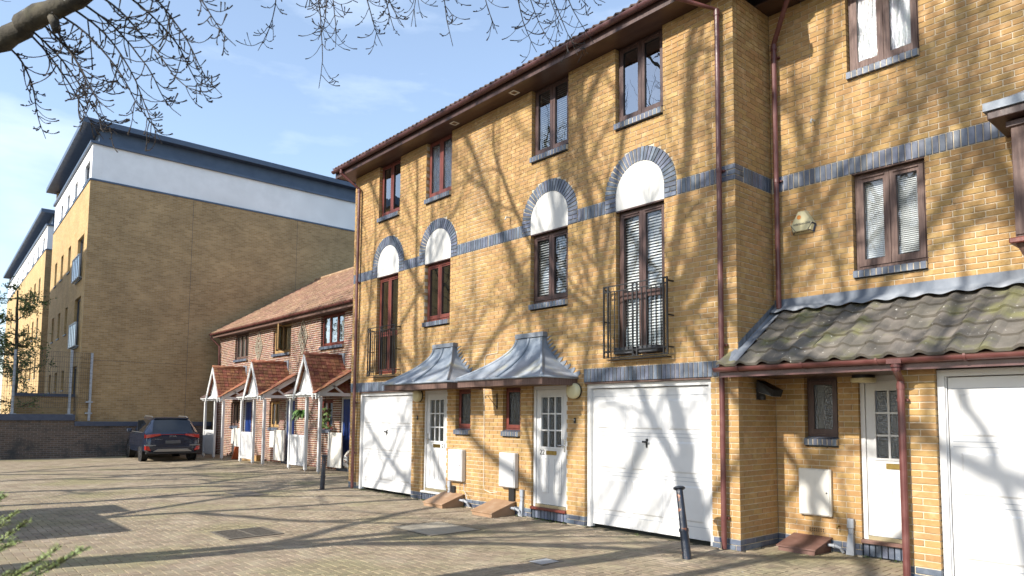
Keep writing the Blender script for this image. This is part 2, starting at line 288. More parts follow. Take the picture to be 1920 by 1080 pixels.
    def mesh(s, name, m, smooth=False):
        me = bpy.data.meshes.new(name); me.from_pydata(s.v, [], s.f); me.materials.append(m)
        if smooth: me.polygons.foreach_set('use_smooth', [True]*len(me.polygons))
        me.update(); return me
    def build(s, name, m, parent=None, smooth=False, loc=None, recalc=False):
        me = s.mesh(name, m, smooth)
        if recalc:
            import bmesh
            b = bmesh.new(); b.from_mesh(me); bmesh.ops.recalc_face_normals(b, faces=b.faces); b.to_mesh(me); b.free()
        return link(name, me, parent, loc)
def link(name, me, parent=None, loc=None, rot=None):
    o = bpy.data.objects.new(name, me); col.objects.link(o)
    if parent is not None:
        o.parent = parent
        if BASE.get(parent.name): o.matrix_parent_inverse = Matrix.Translation(-Vector(BASE[parent.name]))
    if loc is not None: o.location = loc
    if rot is not None: o.rotation_euler = rot
    return o
BASE = {}
def tag(o, label, cat, group=None, kind=None):
    if label: o['label'] = label
    if cat: o['category'] = cat
    if group: o['group'] = group
    if kind: o['kind'] = kind
    return o
def thing(name, label, cat, loc=(0, 0, 0), group=None):
    """an Empty at the thing's base; its parts keep world coordinates"""
    o = bpy.data.objects.new(name, None); col.objects.link(o); o.location = loc; o.empty_display_size = 0.2
    BASE[o.name] = tuple(loc); tag(o, label, cat, group); return o
def struct(o): o['kind'] = 'structure'; return o
def text_part(name, txt, size, m, parent, loc, rot, ext=0.002, sx=1.0, shear=0.0):
    cu = bpy.data.curves.new(name, 'FONT'); cu.body = txt; cu.size = size; cu.extrude = ext; cu.align_x = 'CENTER'; cu.align_y = 'CENTER'; cu.shear = shear
    t = bpy.data.objects.new(name, cu); col.objects.link(t); bpy.context.view_layer.update()
    me = bpy.data.meshes.new_from_object(t); bpy.data.objects.remove(t); bpy.data.curves.remove(cu)
    me.materials.clear(); me.materials.append(m)
    o = link(name, me, parent, loc, rot); o.scale = (sx, 1, 1); return o
RX = (math.pi/2, 0, 0)                 # text standing upright, facing -y
def px_area(p, w, h):
    d = Vector(p)-CAM; z = d.dot(FW)
    if z < 0.3: return 0
    x = 960+F_PX*d.dot(RT)/z; y = PY-F_PX*d.dot(UP)/z
    if x < -15 or x > 1935 or y < -15 or y > 1095: return 0
    return w*h/(z*z)
SHARED = {}
def shared_box(name, w, d, h, m):
    k = (name, round(w, 3), round(d, 3), round(h, 3), m.name)
    if k not in SHARED: SHARED[k] = MB().bbox(-k[1]/2, k[1]/2, 0, k[2], -k[3]/2, k[3]/2, 0.004).mesh(name, m)
    return SHARED[k]

# brickwork -----------------------------------------------------------------
def courses(z0, z1, target=0.0745):
    n = max(1, round((z1-z0)/target)); return [z0+(z1-z0)*i/n for i in range(n+1)]
def lay_bricks(u0, u1, zs, holes, circles=(), off=0.0, L=0.225, J=0.0115):
    """stretcher bond between u0 and u1; holes (u0,u1,z0,z1); circles (u,z,r). returns (u0,u1,z0,z1,edge)"""
    res = []
    for ci in range(len(zs)-1):
        a, b = zs[ci]+J/2, zs[ci+1]-J/2
        k0 = math.floor((u0-off)/L)-1; shift = (ci % 2)*L/2
        k = k0
        while True:
            s = off+k*L+shift; e = s+L-J; k += 1
            if s > u1: break
            s, e = max(s, u0), min(e, u1)
            if e-s < 0.062 and (s <= u0+1e-6 or e >= u1-1e-6): continue
            if s-L < u0+1e-6 and 0 < s-J-u0 < 0.062: s = u0
            if e+L > u1-1e-6 and 0 < u1-(e+J) < 0.062: e = u1
            parts = [(s, e, a, b, False)]
            for h in holes:
                new = []
                for (p, q, c, d, ed) in parts:
                    if h[1] <= p or h[0] >= q or h[3] <= c or h[2] >= d:
                        new.append((p, q, c, d, ed or (abs(h[1]-p) < 0.02 or abs(h[0]-q) < 0.02) and not (h[3] <= c or h[2] >= d))); continue
                    if h[0] > p: new.append((p, h[0], c, d, True))
                    if h[1] < q: new.append((h[1], q, c, d, True))
                    x0, x1 = max(p, h[0]), min(q, h[1])
                    if h[2] > c: new.append((x0, x1, c, h[2], True))
                    if h[3] < d: new.append((x0, x1, h[3], d, True))
                parts = new
            for (cu, cz, r) in circles:
                new = []
                for (p, q, c, d, ed) in parts:
                    zz = (c+d)/2-cz
                    if (c+d)/2 < cz-0.01 or abs(zz) >= r: new.append((p, q, c, d, ed)); continue
                    hw = math.sqrt(r*r-zz*zz)
                    if q <= cu-hw or p >= cu+hw: new.append((p, q, c, d, ed)); continue
                    if p < cu-hw: new.append((p, cu-hw, c, d, ed))
                    if q > cu+hw: new.append((cu+hw, q, c, d, ed))
                parts = new
            res += [t for t in parts if t[1]-t[0] > 0.018 and t[3]-t[2] > 0.015]
    return res
class Wall:
    """bricks of one house: the largest in view become objects, the rest one joined part"""
    def __init__(s, parent): s.parent = parent; s.list = []
    def add(s, bricks, Y, m, plane='y', depth=0.03, out=-1):
        for (p, q, c, d, ed) in bricks:
            dp = 0.105 if ed else depth
            j = random.uniform(-0.0015, 0.0015)
            s.list.append((p, q, c, d, dp, Y+j, m, plane))
    def finish(s, name='brick', limit=300):
        def key(t):
            p, q, c, d, dp, Y, m, pl = t; P = ((p+q)/2, Y, (c+d)/2) if pl == 'y' else (Y, (p+q)/2, (c+d)/2)
            return -px_area(P, q-p, d-c)
        s.list.sort(key=key)
        rest = {}
        for i, t in enumerate(s.list):
            p, q, c, d, dp, Y, m, pl = t
            if i < limit and key(t) < 0:
                me = shared_box(name, q-p, dp, d-c, m)
                if pl == 'y': link(name, me, s.parent, ((p+q)/2, Y, (c+d)/2))
                else: link(name, me, s.parent, (Y, (p+q)/2, (c+d)/2), (0, 0, math.pi/2))
            else:
                mb = rest.setdefault(m.name, (MB(), m))[0]
                w = 0.0015
                if pl == 'y': mb.box(p, q, Y, Y+dp, c, d, skip=('k',))
                else: mb.box(Y-dp, Y, p, q, c, d, skip=('l',))
        for k, (mb, m) in rest.items():
            o = mb.build('bricks', m, s.parent); o['kind'] = 'stuff'
def slab_with_holes(mb, u0, u1, z0, z1, holes, y0, y1, plane='y'):
    us = sorted(set([u0, u1]+[min(max(h[i], u0), u1) for h in holes for i in (0, 1)]))
    zs = sorted(set([z0, z1]+[min(max(h[i], z0), z1) for h in holes for i in (2, 3)]))
    for i in range(len(us)-1):
        run = None
        for j in range(len(zs)-1):
            cu, cz = (us[i]+us[i+1])/2, (zs[j]+zs[j+1])/2
            inside = any(h[0] < cu < h[1] and h[2] < cz < h[3] for h in holes)
            if inside:
                if run: mb.box(us[i], us[i+1], y0, y1, run[0], run[1]) if plane == 'y' else mb.box(y0, y1, us[i], us[i+1], run[0], run[1]); run = None
            else: run = (run[0] if run else zs[j], zs[j+1])
        if run: mb.box(us[i], us[i+1], y0, y1, run[0], run[1]) if plane == 'y' else mb.box(y0, y1, us[i], us[i+1], run[0], run[1])
    return mb
def soldiers(parent, x0, x1, z0, z1, Y, pitch=0.0775, plane='y', name='soldier_brick', side=1):
    n = max(1, round((x1-x0)/pitch)); w = (x1-x0)/n
    me = shared_box(name, w-0.012, 0.06, z1-z0-0.012, M['blue'])
    for i in range(n):
        u = x0+(i+0.5)*w
        if plane == 'y': link(name, me, parent, (u, Y+random.uniform(-.001, .001), (z0+z1)/2))
        else: link(name, me, parent, (Y, u, (z0+z1)/2), (0, 0, math.pi/2))
def stretchers(parent, x0, x1, z0, z1, Y, rows=3, plane='y', L=0.225, off=0):
    for r in range(rows):
        a = z0+(z1-z0)*r/rows+0.005; b = z0+(z1-z0)*(r+1)/rows-0.005
        u = x0-(L/2 if (r+off) % 2 else 0)
        while u < x1-0.02:
            p, q = max(u, x0), min(u+L-0.0095, x1); u += L
            if q-p < 0.03: continue
            me = shared_box('blue_brick', q-p, 0.06, b-a, M['blue'])
            if plane == 'y': link('blue_brick', me, parent, ((p+q)/2, Y, (a+b)/2))
            else: link('blue_brick', me, parent, (Y, (p+q)/2, (a+b)/2), (0, 0, math.pi/2))
def arch_ring(parent, cx, zc, r0, r1, Y, n=27):
    for i in range(n):
        a0 = math.pi*(i+0.5)/n; am = (a0)
        t = 0.0075
        d = math.pi/n/2
        def P(r, a, y): return (r*math.cos(a), y, r*math.sin(a))
        k = ('arch', n, r0)
        if k not in SHARED:                                  # a tapered brick for angle zero, turned into place
            ww0 = min(r0*d-t, 0.030); ww1 = 0.030
            SHARED[k] = MB().hexa([(r0, 0, -ww0), (r1, 0, -ww1), (r1, 0.06, -ww1), (r0, 0.06, -ww0), (r0, 0, ww0), (r1, 0, ww1), (r1, 0.06, ww1), (r0, 0.06, ww0)]).mesh('arch_brick', M['blue'])
        link('arch_brick', SHARED[k], parent, (cx, Y+random.uniform(-.001, .001), zc), (0, -a0, 0))
def sill_bricks(win, x0, x1, ztop, Y, h=0.145, proud=0.055, n=12):
    w = (x1-x0)/n
    k = ('sill', round(w, 3), round(h, 3), round(proud, 3))
    if k not in SHARED:
        g = 0.007; a, b = -w/2+g, w/2-g
        SHARED[k] = MB().hexa([(a, -proud, -h+0.02), (b, -proud, -h+0.02), (b, 0.09, -h+0.03), (a, 0.09, -h+0.03), (a, -proud, -0.035), (b, -proud, -0.035), (b, 0.11, 0.0), (a, 0.11, 0.0)]).mesh('sill_brick', M['blue'])
    for i in range(n): link('sill_brick', SHARED[k], win, (x0+(i+0.5)*w, Y+random.uniform(-.002, .002), ztop))
    mb = MB().hexa([(x0+0.003, Y-proud+0.007, ztop-h+0.024), (x1-0.003, Y-proud+0.007, ztop-h+0.024), (x1-0.003, Y+0.1, ztop-h+0.03), (x0+0.003, Y+0.1, ztop-h+0.03), (x0+0.003, Y-proud+0.007, ztop-0.041), (x1-0.003, Y-proud+0.007, ztop-0.041), (x1-0.003, Y+0.105, ztop-0.006), (x0+0.003, Y+0.105, ztop-0.006)])
    mb.build('sill_mortar', M['mortar'], win)
# windows -------------------------------------------------------------------
def rect_ring(mb, x0, x1, z0, z1, w, y0, y1, wb=None):
    wb = wb or w
    mb.box(x0, x0+w, y0, y1, z0, z1); mb.box(x1-w, x1, y0, y1, z0, z1)
    mb.box(x0+w, x1-w, y0, y1, z0, z0+wb); mb.box(x0+w, x1-w, y0, y1, z1-w, z1)
def window(parent, x0, x1, z0, z1, Y, timber='timber', glass='glass', blind=None, leaves=2, rail=None, obscure=False, name='window', back='interior', slat=0.045, blind_to=None, stile=0.062, tilt=35, depth=0.085, label=None):
    """outer frame with side-hung casements; Y is the wall face"""
    T = M[timber]; yf = Y+depth
    mb = MB(); rect_ring(mb, x0+0.004, x1-0.004, z0, z1, 0.034, yf, yf+0.07)
    w = link(name, mb.mesh(name, T), parent)
    if label: w['label'] = label
    n = leaves; lw = (x1-x0-0.076)/n
    for i in range(n):
        a = x0+0.038+i*lw; b = a+lw
        cz0, cz1 = z0+0.038, z1-0.036
        mb = MB(); rect_ring(mb, a+0.003, b-0.003, cz0, cz1, stile, yf-0.014, yf+0.045, wb=stile+0.012)
        if rail is not None: mb.box(a+stile, b-stile, yf-0.012, yf+0.043, rail-0.05, rail+0.05)
        mb.box(a+0.05, b-0.06, yf-0.032, yf-0.013, cz1-0.030, cz1-0.014)         # trickle vent hood
        c = mb.build('casement', T, w)
        panes = [(cz0+stile+0.012, cz1-stile)] if rail is None else [(cz0+stile+0.012, rail-0.05), (rail+0.05, cz1-stile)]
        for (pa, pb) in panes:
            MB().quad((a+stile, yf+0.012, pa), (b-stile, yf+0.012, pa), (b-stile, yf+0.012, pb), (a+stile, yf+0.012, pb)).build('pane', M[glass], w)
            bd = MB(); rect_ring(bd, a+stile-0.002, b-stile+0.002, pa-0.002, pb+0.002, 0.008, yf-0.004, yf+0.008)
            bd.build('glazing_bead', M['black'], w)
        if blind:
            bt = blind_to if blind_to is not None else panes[0][0]
            if blind == 'slats':
                k = ('slat', round(lw, 2), slat, tilt)
                if k not in SHARED:
                    t = math.radians(tilt); dy, dz = math.cos(t)*slat/2, math.sin(t)*slat/2
                    SHARED[k] = MB().hexa([(-lw/2+stile*.6, -dy, -dz), (lw/2-stile*.6, -dy, -dz), (lw/2-stile*.6, dy, dz), (-lw/2+stile*.6, dy, dz), (-lw/2+stile*.6, -dy, -dz+.002), (lw/2-stile*.6, -dy, -dz+.002), (lw/2-stile*.6, dy, dz+.002), (-lw/2+stile*.6, dy, dz+.002)]).mesh('blind_slat', M['blind'])
                z = panes[-1][1]-0.01
                while z > bt:
                    link('blind_slat', SHARED[k], w, ((a+b)/2, yf+0.075, z)); z -= slat*0.86
            else:
                rows = []
                for zz in (bt, cz1):
                    rows.append([(a+(b-a)*t/24, yf+0.09+0.012*math.sin(t*1.9+i), zz) for t in range(25)])
                MB().grid(rows).build('curtain', M[blind], w, smooth=True)
    mb = MB(); mb.box(x0+0.01, x1-0.01, yf+0.5, yf+0.52, z0-0.05, z1+0.05); mb.box(x0-0.12, x0-0.1, yf+0.07, yf+0.5, z0-.05, z1+.05); mb.box(x1+0.1, x1+0.12, yf+0.07, yf+0.5, z0-.05, z1+.05)
    mb.box(x0-0.1, x1+0.1, yf+.16, yf+.5, z0-0.07, z0-.05); mb.box(x0-0.1, x1+0.1, yf+.16, yf+.5, z1+0.05, z1+.07)
    mb.build('room_recess', M[back], w)
    return w

# ------------------------------------------------------------------ ground
g = MB(); g.quad((-700, -700, -0.06), (700, -700, -0.06), (700, 700, -0.06), (-700, 700, -0.06))
gr = struct(g.build('ground', M['tarmac']))
pb = MB(); pb.quad((-32.6, -9.6, -0.028), (2.5, -9.6, -0.028), (2.5, 2.6, -0.028), (-32.6, 2.6, -0.028))
paving = struct(pb.build('paving', M['joint']))
W_ = 0.1
rest = MB(); cand = []
covers = [(-10.9, -10.1, -4.8, -4.0), (-9.7, -8.6, -2.45, -1.5), (-6.4, -6.1, -2.6, -2.24), (-16.2, -15.2, -2.75, -2.15)]
def ground_ok(x, y):
    if y > 2.38: return False
    if x > -15.62 and x < -5.05 and y > -0.02: return False
    if x >= -5.05 and y > 0.99: return False
    if x > -2.74 and y > 0.06: return False
    for (a, b, c, d) in covers:
        if a-0.01 < x < b+0.01 and c-0.01 < y < d+0.01: return False
    return True
def height(x, y):                                        # gentle unevenness of the old paving
    return 0.010*math.sin(x*0.9+y*0.5)*math.sin(y*1.1-x*0.3)+0.004*math.sin(x*3.1)*math.cos(y*2.7)-0.004
for i in range(-326, 26):
    for j in range(-96, 25):
        d = (i-j) % 4
        if d == 0: x0, x1, y0, y1 = i, i+2, j, j+1
        elif d == 2: x0, x1, y0, y1 = i, i+1, j-1, j+1
        else: continue
        cx, cy = (x0+x1)/2*W_, (y0+y1)/2*W_
        if not ground_ok(cx, cy): continue
        if px_area((cx, cy, 0), 1, 1) == 0 and not (-17 < cx < 2 and cy > -9): continue
        cand.append((cx, cy, d))
cand.sort(key=lambda c: -px_area((c[0], c[1], 0), 1, 1))
pav_me = {0: MB().bbox(-0.0975, 0.0975, -0.0475, 0.0475, -0.05, 0, 0.005).mesh('paver', M['paver']), 2: MB().bbox(-0.0475, 0.0475, -0.0975, 0.0975, -0.05, 0, 0.005).mesh('paver', M['paver'])}
for k, (cx, cy, d) in enumerate(cand):
    hz = height(cx, cy)+random.uniform(-0.0015, 0.0015)
    if k < 300:
        link('paver', pav_me[d], paving, (cx, cy, hz), (random.uniform(-.008, .008), random.uniform(-.008, .008), random.uniform(-.012, .012)))
    else:
        a, b = (0.097, 0.047) if d == 0 else (0.047, 0.097); t = random.uniform(-.0008, .0008); u = random.uniform(-.0008, .0008)
        i = len(rest.v); c = 0.004
        rest.v += [(cx-a, cy-b, -.035), (cx+a, cy-b, -.035), (cx+a, cy+b, -.035), (cx-a, cy+b, -.035)]
        rest.v += [(cx-a, cy-b, hz-c+t+u), (cx+a, cy-b, hz-c-t+u), (cx+a, cy+b, hz-c-t-u), (cx-a, cy+b, hz-c+t-u)]
        rest.v += [(cx-a+c, cy-b+c, hz+t+u), (cx+a-c, cy-b+c, hz-t+u), (cx+a-c, cy+b-c, hz-t-u), (cx-a+c, cy+b-c, hz+t-u)]
        for q in ((8, 9, 10, 11), (4, 5, 9, 8), (5, 6, 10, 9), (6, 7, 11, 10), (7, 4, 8, 11), (0, 1, 5, 4), (1, 2, 6, 5), (2, 3, 7, 6), (3, 0, 4, 7)): rest.f.append(tuple(i+n for n in q))
o = rest.build('pavers', M['paver'], paving); o['kind'] = 'stuff'
# drain grate and covers in the paving
t = thing('drain_grate', 'slotted cast iron drain grate set into the block paving', 'drain', (-10.5, -4.4, 0))
mb = MB(); rect_ring_ = None
x0, x1, y0, y1 = -10.9, -10.1, -4.8, -4.0
mb.box(x0, x1, y0, y0+.05, -.06, .004); mb.box(x0, x1, y1-.05, y1, -.06, .004); mb.box(x0, x0+.05, y0+.05, y1-.05, -.06, .004); mb.box(x1-.05, x1, y0+.05, y1-.05, -.06, .004); mb.box(x0+.05, x1-.05, (y0+y1)/2-.02, (y0+y1)/2+.02, -.06, .003)
mb.build('frame', M['castiron'], t); q_ = MB(); q_.box(x0-.09, x1+.09, y0-.09, y0-.001, -.05, -.009); q_.box(x0-.09, x1+.09, y1+.001, y1+.09, -.05, -.009); q_.box(x0-.09, x0-.001, y0-.001, y1+.001, -.05, -.009); q_.box(x1+.001, x1+.09, y0-.001, y1+.001, -.05, -.009); q_.build('surround', M['paver'], t)
bar = MB().box(-.014, .014, y0+.05, y1-.05, -.05, 0).mesh('bar', M['castiron'])
for k in range(13): link('bar', bar, t, (x0+.085+k*.0525, 0, .002))
MB().box(x0+.05, x1-.05, y0+.05, y1-.05, -.12, -.1).build('sump', M['black'], t)
def cover(name, label, a, b, c, d, m, cat='cover'):
    t = thing(name, label, cat, ((a+b)/2, (c+d)/2, 0))
    mb = MB(); mb.box(a, b, c, c+.03, -.04, .002); mb.box(a, b, d-.03, d, -.04, .002); mb.box(a, a+.03, c+.03, d-.03, -.04, .002); mb.box(b-.03, b, c+.03, d-.03, -.04, .002)
    mb.build('frame', M['castiron'], t); MB().box(a-.09, b+.09, c-.09, d+.09, -.05, -.009).build('surround', M['paver'], t); MB().bbox(a+.036, b-.036, c+.036, d-.036, -.04, 0.001, .004).build('lid', m, t)
cover('manhole_cover', 'rectangular concrete filled manhole cover in the paving before the brown boxes', -9.7, -8.6, -2.45, -1.5, M['cover'])
cover('stopcock_cover', 'small square grey metal stopcock cover in the paving', -6.4, -6.1, -2.6, -2.24, M['galv'])
cover('manhole_cover', 'rusty cast iron manhole cover near the black leaning post by the parked hatchback', -16.2, -15.2, -2.75, -2.15, M['castiron'])

# ------------------------------------------------------------------ the yellow brick houses
PL, Z1a, Z1b, Z2a, Z2b, ZT = 0.15, 2.295, 2.52, 4.975, 5.2, 7.65
AX = -10.36
XL, XR = -15.62, -5.07
def zs_all():
    return courses(PL, Z1a)[:-1]+courses(Z1a, Z2a)[:-1]+courses(Z2a, Z2b)[:-1]+courses(Z2b, ZT)
ZS = zs_all()
def pipe(mb, pts, r=0.036): mb.tube(pts, r, 12)
def pipe_collar(mb, p, r=0.044, h=0.06): mb.tube([(p[0], p[1], p[2]-h/2), (p[0], p[1], p[2]+h/2)], r, 12)
def half_gutter(x0, x1, Y, Z, r=0.06, m='pvcdark', name='gutter', parent=None, brackets=1.0, fascia_y=None):
    rows = []; n = 10
    outer = [(Y+r*math.cos(math.pi+math.pi*i/n), Z+r*math.sin(math.pi+math.pi*i/n)) for i in range(n+1)]
    inner = [(Y+(r-.006)*math.cos(math.pi+math.pi*i/n), Z+(r-.006)*math.sin(math.pi+math.pi*i/n)) for i in range(n+1)]
    mb = MB().sweep(outer+inner[::-1], x0, x1)
    for x in (x0, x1): mb.sweep([(Y+r*math.cos(math.pi+math.pi*i/n), Z+r*math.sin(math.pi+math.pi*i/n)) for i in range(n+1)], x-.003, x+.003)
    gt = mb.build(name, M[m], parent, recalc=True)
    x = x0+0.35
    while x < x1-0.1:
        o2 = [(Y+(r+.007)*math.cos(math.pi*0.93+math.pi*1.1*i/n), Z+(r+.007)*math.sin(math.pi*0.93+math.pi*1.1*i/n)) for i in range(n+1)]
        i2 = [(Y+(r+.0005)*math.cos(math.pi*0.93+math.pi*1.1*i/n), Z+(r+.0005)*math.sin(math.pi*0.93+math.pi*1.1*i/n)) for i in range(n+1)]
        MB().sweep(o2+i2[::-1], x-.012, x+.012).build('gutter_bracket', M[m], gt, recalc=True)
        x += brackets
    return gt
def garage_door(parent, x0, x1, z1, Y, label=None, cols=3, z0=0.05):
    w = 0.07; mb = MB()
    mb.box(x0, x0+w, Y+.06, Y+.16, 0.0, z1); mb.box(x1-w, x1, Y+.06, Y+.16, 0.0, z1); mb.box(x0+w, x1-w, Y+.06, Y+.16, z1-w, z1)
    mb.box(x0+w, x0+w+.014, Y+.085, Y+.15, 0.01, z1-w); mb.box(x1-w-.014, x1-w, Y+.085, Y+.15, 0.01, z1-w)
    fr = mb.build('garage_frame', M['white'], parent)
    a, b = x0+w+.02, x1-w-.02; t = z1-w-.012
    gd = MB().box(a, b, Y+.105, Y+.15, z0, t)
    d = gd.build('garage_door', M['white'], parent)
    if label: d['label'] = label
    hs = [z0+0.17, z0+0.17+(t-z0-0.29)/3, z0+0.17+2*(t-z0-0.29)/3, t-0.12]
    me = MB().box(a+.03, b-.03, Y+.1025, Y+.1045, -.004, .004).mesh('groove', M['greyplastic'])
    for h in hs: link('groove', me, d, (0, 0, h))
    for h in hs[1:3]: link('groove', me, d, (0, 0, h+.055))
    pw = (b-a-.10)/cols
    for r in range(3):
        c0 = hs[r]+(.06 if r == 0 else .11); c1 = hs[r+1]-.06
        for c in range(cols):
            xa = a+.05+c*pw+.055; xb = a+.05+(c+1)*pw-.055
            p = MB(); e = .022; yo = Y+.1045; yi = Y+.093
            o4 = [(xa, yo, c0), (xb, yo, c0), (xb, yo, c1), (xa, yo, c1)]; i4 = [(xa+e, yi, c0+e), (xb-e, yi, c0+e), (xb-e, yi, c1-e), (xa+e, yi, c1-e)]
            p.poly(i4)
            for k in range(4): p.quad(o4[k], o4[(k+1) % 4], i4[(k+1) % 4], i4[k])
            p.build('panel', M['white'], d)
    xm = (a+b)/2; zm = hs[2]-.10
    h = MB().bbox(xm-.022, xm+.022, Y+.093, Y+.106, zm-.07, zm+.07, .004); h.box(xm-.012, xm+.012, Y+.055, Y+.093, zm+.01, zm+.035); h.bbox(xm-.05, xm+.05, Y+.04, Y+.058, zm+.008, zm+.038, .005)
    h.build('handle', M['iron'], d)
    return d
def front_door(parent, x0, x1, z0, z1, Y, num, handle_right=True, frame_top=0.06, light_cols=3, tiles=False, numx=None, numz=None):
    """white panelled door with nine panes; z0 top of the threshold"""
    f = 0.055; mb = MB()
    mb.box(x0, x0+f, Y+.05, Y+.13, z0, z1); mb.box(x1-f, x1, Y+.05, Y+.13, z0, z1); mb.box(x0+f, x1-f, Y+.05, Y+.13, z1-frame_top, z1)
    mb.build('door_frame', M['white'], parent)
    a, b, c, e = x0+f+.004, x1-f-.004, z0+.05, z1-frame_top-.004
    H = e-c; W = b-a; yd = Y+.072
    gx0, gx1, gz0, gz1 = a+.12, b-.12, c+H*.50, e-.13
    mb = MB(); slab_with_holes(mb, a, b, c, e, [(gx0, gx1, gz0, gz1)], yd, yd+.045)
    rect_ring(mb, gx0-.028, gx1+.028, gz0-.028, gz1+.028, .028, yd-.012, yd-.0005)
    d = mb.build('front_door', M['white'], parent)
    n = light_cols; cw = (gx1-gx0)/n; ch = (gz1-gz0)/3
    bars = MB()
    for i in range(1, n): bars.box(gx0+i*cw-.012, gx0+i*cw+.012, yd-.002, yd+.04, gz0, gz1)
    for i in range(1, 3):
        for j in range(n): bars.box(gx0+j*cw+(.012 if j else 0), gx0+(j+1)*cw-(.012 if j < n-1 else 0), yd-.002, yd+.04, gz0+i*ch-.012, gz0+i*ch+.012)
    bars.build('glazing_bars', M['white'], d)
    for i in range(n):
        for j in range(3):
            x, z = gx0+i*cw, gz0+j*ch
            MB().quad((x+.011, yd+.016, z+.011), (x+cw-.011, yd+.016, z+.011), (x+cw-.011, yd+.016, z+ch-.011), (x+.011, yd+.016, z+ch-.011)).build('pane', M['obscure'], d)
    MB().box(a+.02, b-.02, yd+.3, yd+.32, c, e).build('hall_recess', M['interior'], d)
    pz0, pz1 = c+.20, gz0-.19
    pw = (W-.36)/2
    for k in (0, 1):
        xa = a+.12+k*(pw+.12); xb = xa+pw; s = MB(); e1 = .016
        for (ya, yb, w2) in ((yd-.010, yd-.0005, .016),):
            rect_ring(s, xa, xb, pz0, pz1, w2, ya, yb)
        s.box(xa+.05, xb-.05, yd-.007, yd-.0005, pz0+.05, pz1-.05)
        s.build('door_panel', M['white'], d)
    lz = gz0-.10; xm = (a+b)/2
    MB().bbox(xm-.125, xm+.125, yd-.012, yd-.0005, lz-.035, lz+.035, .004).build('letter_plate', M['brass'], d)
    MB().box(xm-.10, xm+.10, yd-.015, yd-.0125, lz-.018, lz+.018).build('letter_flap', M['brass'], d)
    hx = b-.05 if handle_right else a+.05; hz = gz0+.035; s = -1 if handle_right else 1
    h = MB().bbox(hx-.018, hx+.018, yd-.011, yd-.0005, hz-.11, hz+.11, .004); h.tube([(hx, yd-.01, hz), (hx, yd-.05, hz), (hx+s*.11, yd-.05, hz)], .0095, 8)
    h.build('handle', M['chrome'], d)
    MB().box(a, b, Y+.04, yd-.002, z0, z0+.046).build('weather_bar', M['palegold'], d)
    if tiles:
        for k, ch_ in enumerate(num):
            tx = numx+k*.075
            MB().bbox(tx-.034, tx+.034, yd-.007, yd-.0005, numz-.05, numz+.05, .003).build('number_tile', M['render'], d)
            text_part('house_number', ch_, .085, M['digit'], d, (tx, yd-.0085, numz), RX, .001)
    else:
        text_part('house_number', num, .125, M['digit'], d, (numx, yd-.002, numz if numz else lz), RX, .003)
    return d
